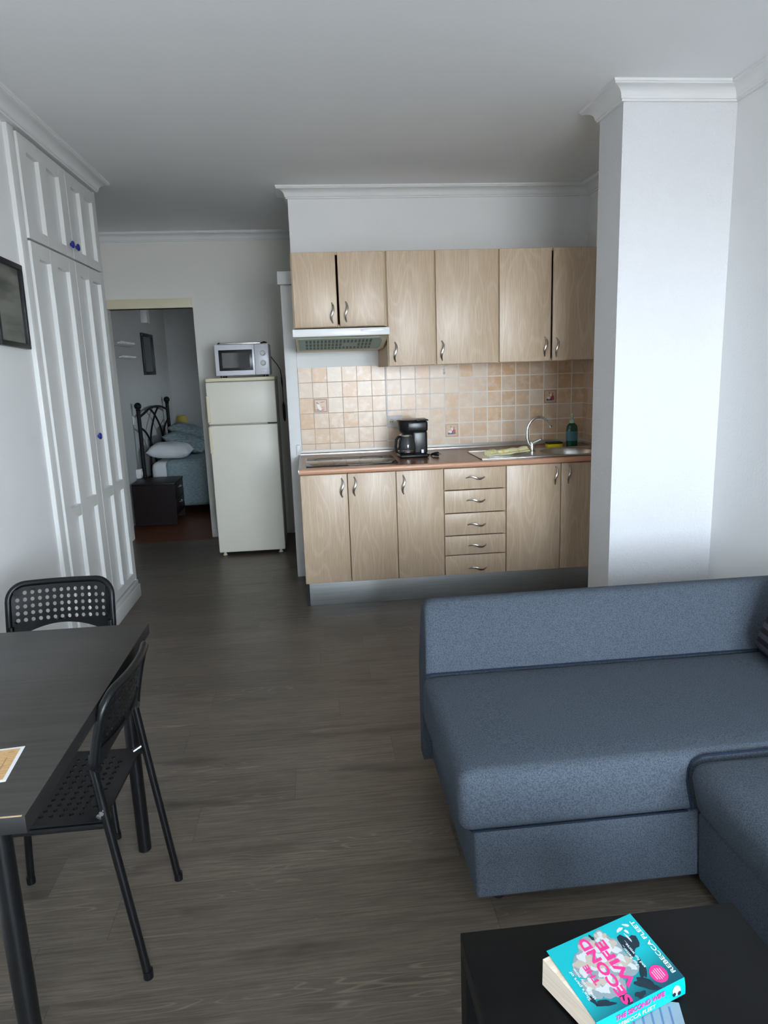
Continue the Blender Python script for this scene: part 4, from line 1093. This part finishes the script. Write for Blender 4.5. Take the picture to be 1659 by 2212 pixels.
# cover (front board, spine, back board); printed roses in the same mesh
m = MB()
m.mat(6).prism([(0, 0), (1, 0), (1, 1), (0, 1)], lambda u, v, k: cov(u, v, -.0008+.0008*k)).mat(0)
sp_dir = (P_st-P_ft); sp_dir.z = 0; sp_dir.normalize()
a0, a1 = P_st, P_sh
spb = [under(a0)+sp_dir*.004, under(a1)+sp_dir*.004]
def spine_pt(v, t, h=0.0):     # v tail->head, t bottom->top
    top = P_st.lerp(P_sh, v); bot = spb[0].lerp(spb[1], v)
    p = bot.lerp(top, t)
    out = sp_dir + Vector((0, 0, .15)); out.normalize()
    return p + out*(h + .0012*math.sin(t*math.pi))
for k in range(4):
    m.quad(spine_pt(0, k/4), spine_pt(1, k/4), spine_pt(1, (k+1)/4), spine_pt(0, (k+1)/4))
m.prism([(0, 0), (1, 0), (1, 1), (0, 1)], lambda u, v, k: under(cov(u, v)) + Vector((0, 0, .0006*k-.0003)))
# darker printed corners
m.mat(1)
def blob(cu_, cv, ru, rv, h, mi, rot=0.0, n=18, wob=0.12, seed=0):
    rnd = random.Random(seed); m.mat(mi); ph = rnd.random()*6
    pts = []
    for k in range(n):
        a = 2*math.pi*k/n; q = 1+wob*math.sin(3*a+ph)+wob*.6*math.sin(5*a+ph*2)
        x, y = ru*q*math.cos(a), rv*q*math.sin(a)
        pts.append((cu_+(x*math.cos(rot)-y*math.sin(rot)), cv+(x*math.sin(rot)+y*math.cos(rot))/1.40))
    pts = [(min(max(a, .004), .996), min(max(b, .004), .996)) for a, b in pts]
    m.bm.faces.new([m.bm.verts.new(cov(a, b, h)) for a, b in pts]).material_index = mi
blob(.64, .24, .13, .15, .00018, 5, .5, seed=3, wob=.25)
for i, (a, b, r1, r2, ro) in enumerate(((.12, .36, .16, .07, .8), (.30, .30, .13, .05, -.5), (.06, .62, .10, .05, .3), (.14, .82, .12, .04, 1.2), (.22, .90, .07, .03, .2), (.90, .52, .06, .03, .4), (.86, .62, .07, .03, -.7), (.05, .48, .08, .04, 1.5))):
    blob(a, b, r1, r2, .00020, 5, ro, seed=i+20, wob=.2)
rose = [(.62, .74, .20), (.80, .62, .16), (.52, .58, .21), (.70, .44, .17), (.44, .42, .17), (.30, .66, .18), (.36, .82, .14), (.86, .44, .11)]
for i, (a, b, r) in enumerate(rose):
    blob(a, b, r, r, .00026+i*.00001, 3, 0, seed=i+40)
    for q in range(6):
        an = q*1.05+i; blob(a+math.cos(an)*r*.48, b+math.sin(an)*r*.48/1.4, r*.42, r*.30, .00038+q*.00002+i*.000002, (2, 4, 2, 3, 2, 4)[(q+i) % 6], an, seed=i*9+q, wob=.15)
    blob(a, b, r*.25, r*.2, .00056, 2 if i % 2 else 4, 0, seed=i)
# white hand-like sprig near the author's name, generic leaves
for i, (a, b, r1, r2, ro) in enumerate(((.80, .17, .035, .020, .3), (.88, .13, .05, .02, 1.0), (.72, .20, .07, .013, .1), (.86, .22, .022, .06, .2))): blob(a, b, r1, r2, .0003, 2, ro, seed=70+i)
m.build('cover', [M['cover'], M['cover_dark'], M['rose_light'], M['rose_mid'], M['rose_warm'], M['leaf_dark'], M['cover_print']], bk)
def lettering(text, name, material, place, width, height, bold=0.0, x_align='LEFT', parent=None, shear=0.0):
    """text fitted into width x height (in place units); place(x, y) -> 3D"""
    cu_ = bpy.data.curves.new('text', 'FONT'); cu_.body = text; cu_.size = 1.0; cu_.offset = bold; cu_.resolution_u = 3; cu_.shear = shear
    ob = bpy.data.objects.new('text', cu_); COL.objects.link(ob)
    dg = bpy.context.evaluated_depsgraph_get(); dg.update()
    me = bpy.data.meshes.new_from_object(ob.evaluated_get(dg))
    bpy.data.objects.remove(ob); bpy.data.curves.remove(cu_)
    xs_ = [v.co.x for v in me.vertices]; ys_ = [v.co.y for v in me.vertices]
    x0, x1, y0, y1 = min(xs_), max(xs_), min(ys_), max(ys_)
    m = MB(); m.bm.from_mesh(me); bpy.data.meshes.remove(me)
    for v in m.bm.verts: v.co = place((v.co.x-x0)/(x1-x0)*width, (v.co.y-y0)/(y1-y0)*height)
    o = m.build(name, material, parent)
    return o
def on_cover(u0, v0, h=.0008): return lambda x, y: cov(u0+x, v0+y, h)
def join_name(lst): pass
for txt, u0, v0, w_, h_ in (('THE', .36, .735, .27, .060), ('SECOND', .02, .575, .93, .105), ('WIFE', .17, .435, .66, .105)):
    lettering(txt, 'title_lettering', M['pink'], on_cover(u0, v0), w_, h_, .038, parent=bk)
lettering('REBECCA FLEET', 'author_lettering', M['white_ink'], on_cover(.10, .030), .80, .045, .02, parent=bk)
for txt, u0, v0, w_, h_ in (("She's part of", .24, .905, .40, .036), ('the family now...', .22, .858, .48, .036), ('For better...', .36, .300, .30, .030), ('and for worse...', .30, .252, .40, .030)):
    lettering(txt, 'tagline_lettering', M['white_ink'], on_cover(u0, v0, .0011), w_, h_, .012, parent=bk)
m = MB()
m.bm.faces.new([m.bm.verts.new(cov(.165+.115*math.cos(k*math.pi/16), .195+.085*math.sin(k*math.pi/16), .0006)) for k in range(32)])
st = m.build('round_badge', M['pink'], bk)
m = MB()
for k in range(5): m.quad(*[cov(.165+a, .195+b, .0009) for a, b in ((-.075+.01*abs(k-2), -.045+.022*k), (.075-.01*abs(k-2), -.045+.022*k), (.075-.01*abs(k-2), -.038+.022*k), (-.075+.01*abs(k-2), -.038+.022*k))])
m.build('badge_lines', M['rose_light'], st)
# spine: text reads tail <- head in the photo, along the spine
lettering('THE SECOND WIFE', 'spine_title', M['pink'], lambda x, y: spine_pt(.80-x, .56+y, .0010), .56, .28, .03, parent=bk, shear=.2)
lettering('REBECCA FLEET', 'spine_author', M['white_ink'], lambda x, y: spine_pt(.78-x, .16+y, .0010), .42, .24, .01, parent=bk)
m = MB()
for i, (dv, dt_, r, mi) in enumerate(((0, 0, .30, 0), (.010, .1, .16, 1), (-.015, -.08, .18, 1), (.0, .02, .12, 0), (-.03, -.2, .12, 2), (.03, -.15, .12, 2))):
    m.bm.faces.new([m.bm.verts.new(spine_pt(.11+dv+r*.16*math.cos(k*math.pi/8), .5+dt_+r*math.sin(k*math.pi/8), .0008+i*.0001)) for k in range(16)]).material_index = mi
m.build('spine_flower', [M['rose_light'], M['rose_warm'], M['leaf_dark']], bk)
# pale blue booklet under the book
bl = thing('booklet', (.48, .83, .45), 'pale blue booklet sticking out from under the paperback', 'booklet')
Mb = Matrix.Translation((.472, .850, 0)) @ Matrix.Rotation(math.radians(-15), 4, 'Z')
MB().box(-.052, .052, -.075, .055, .4503, .4545, .0006, 1, mtx=Mb).build('sheets', M['blue_paper'], bl)
m = MB()
for k in range(6): m.box(-.042+.015*k, -.039+.015*k, -.065, .045, .4545, .4547, mtx=Mb)
m.build('print_lines', M['blue_ink'], bl)
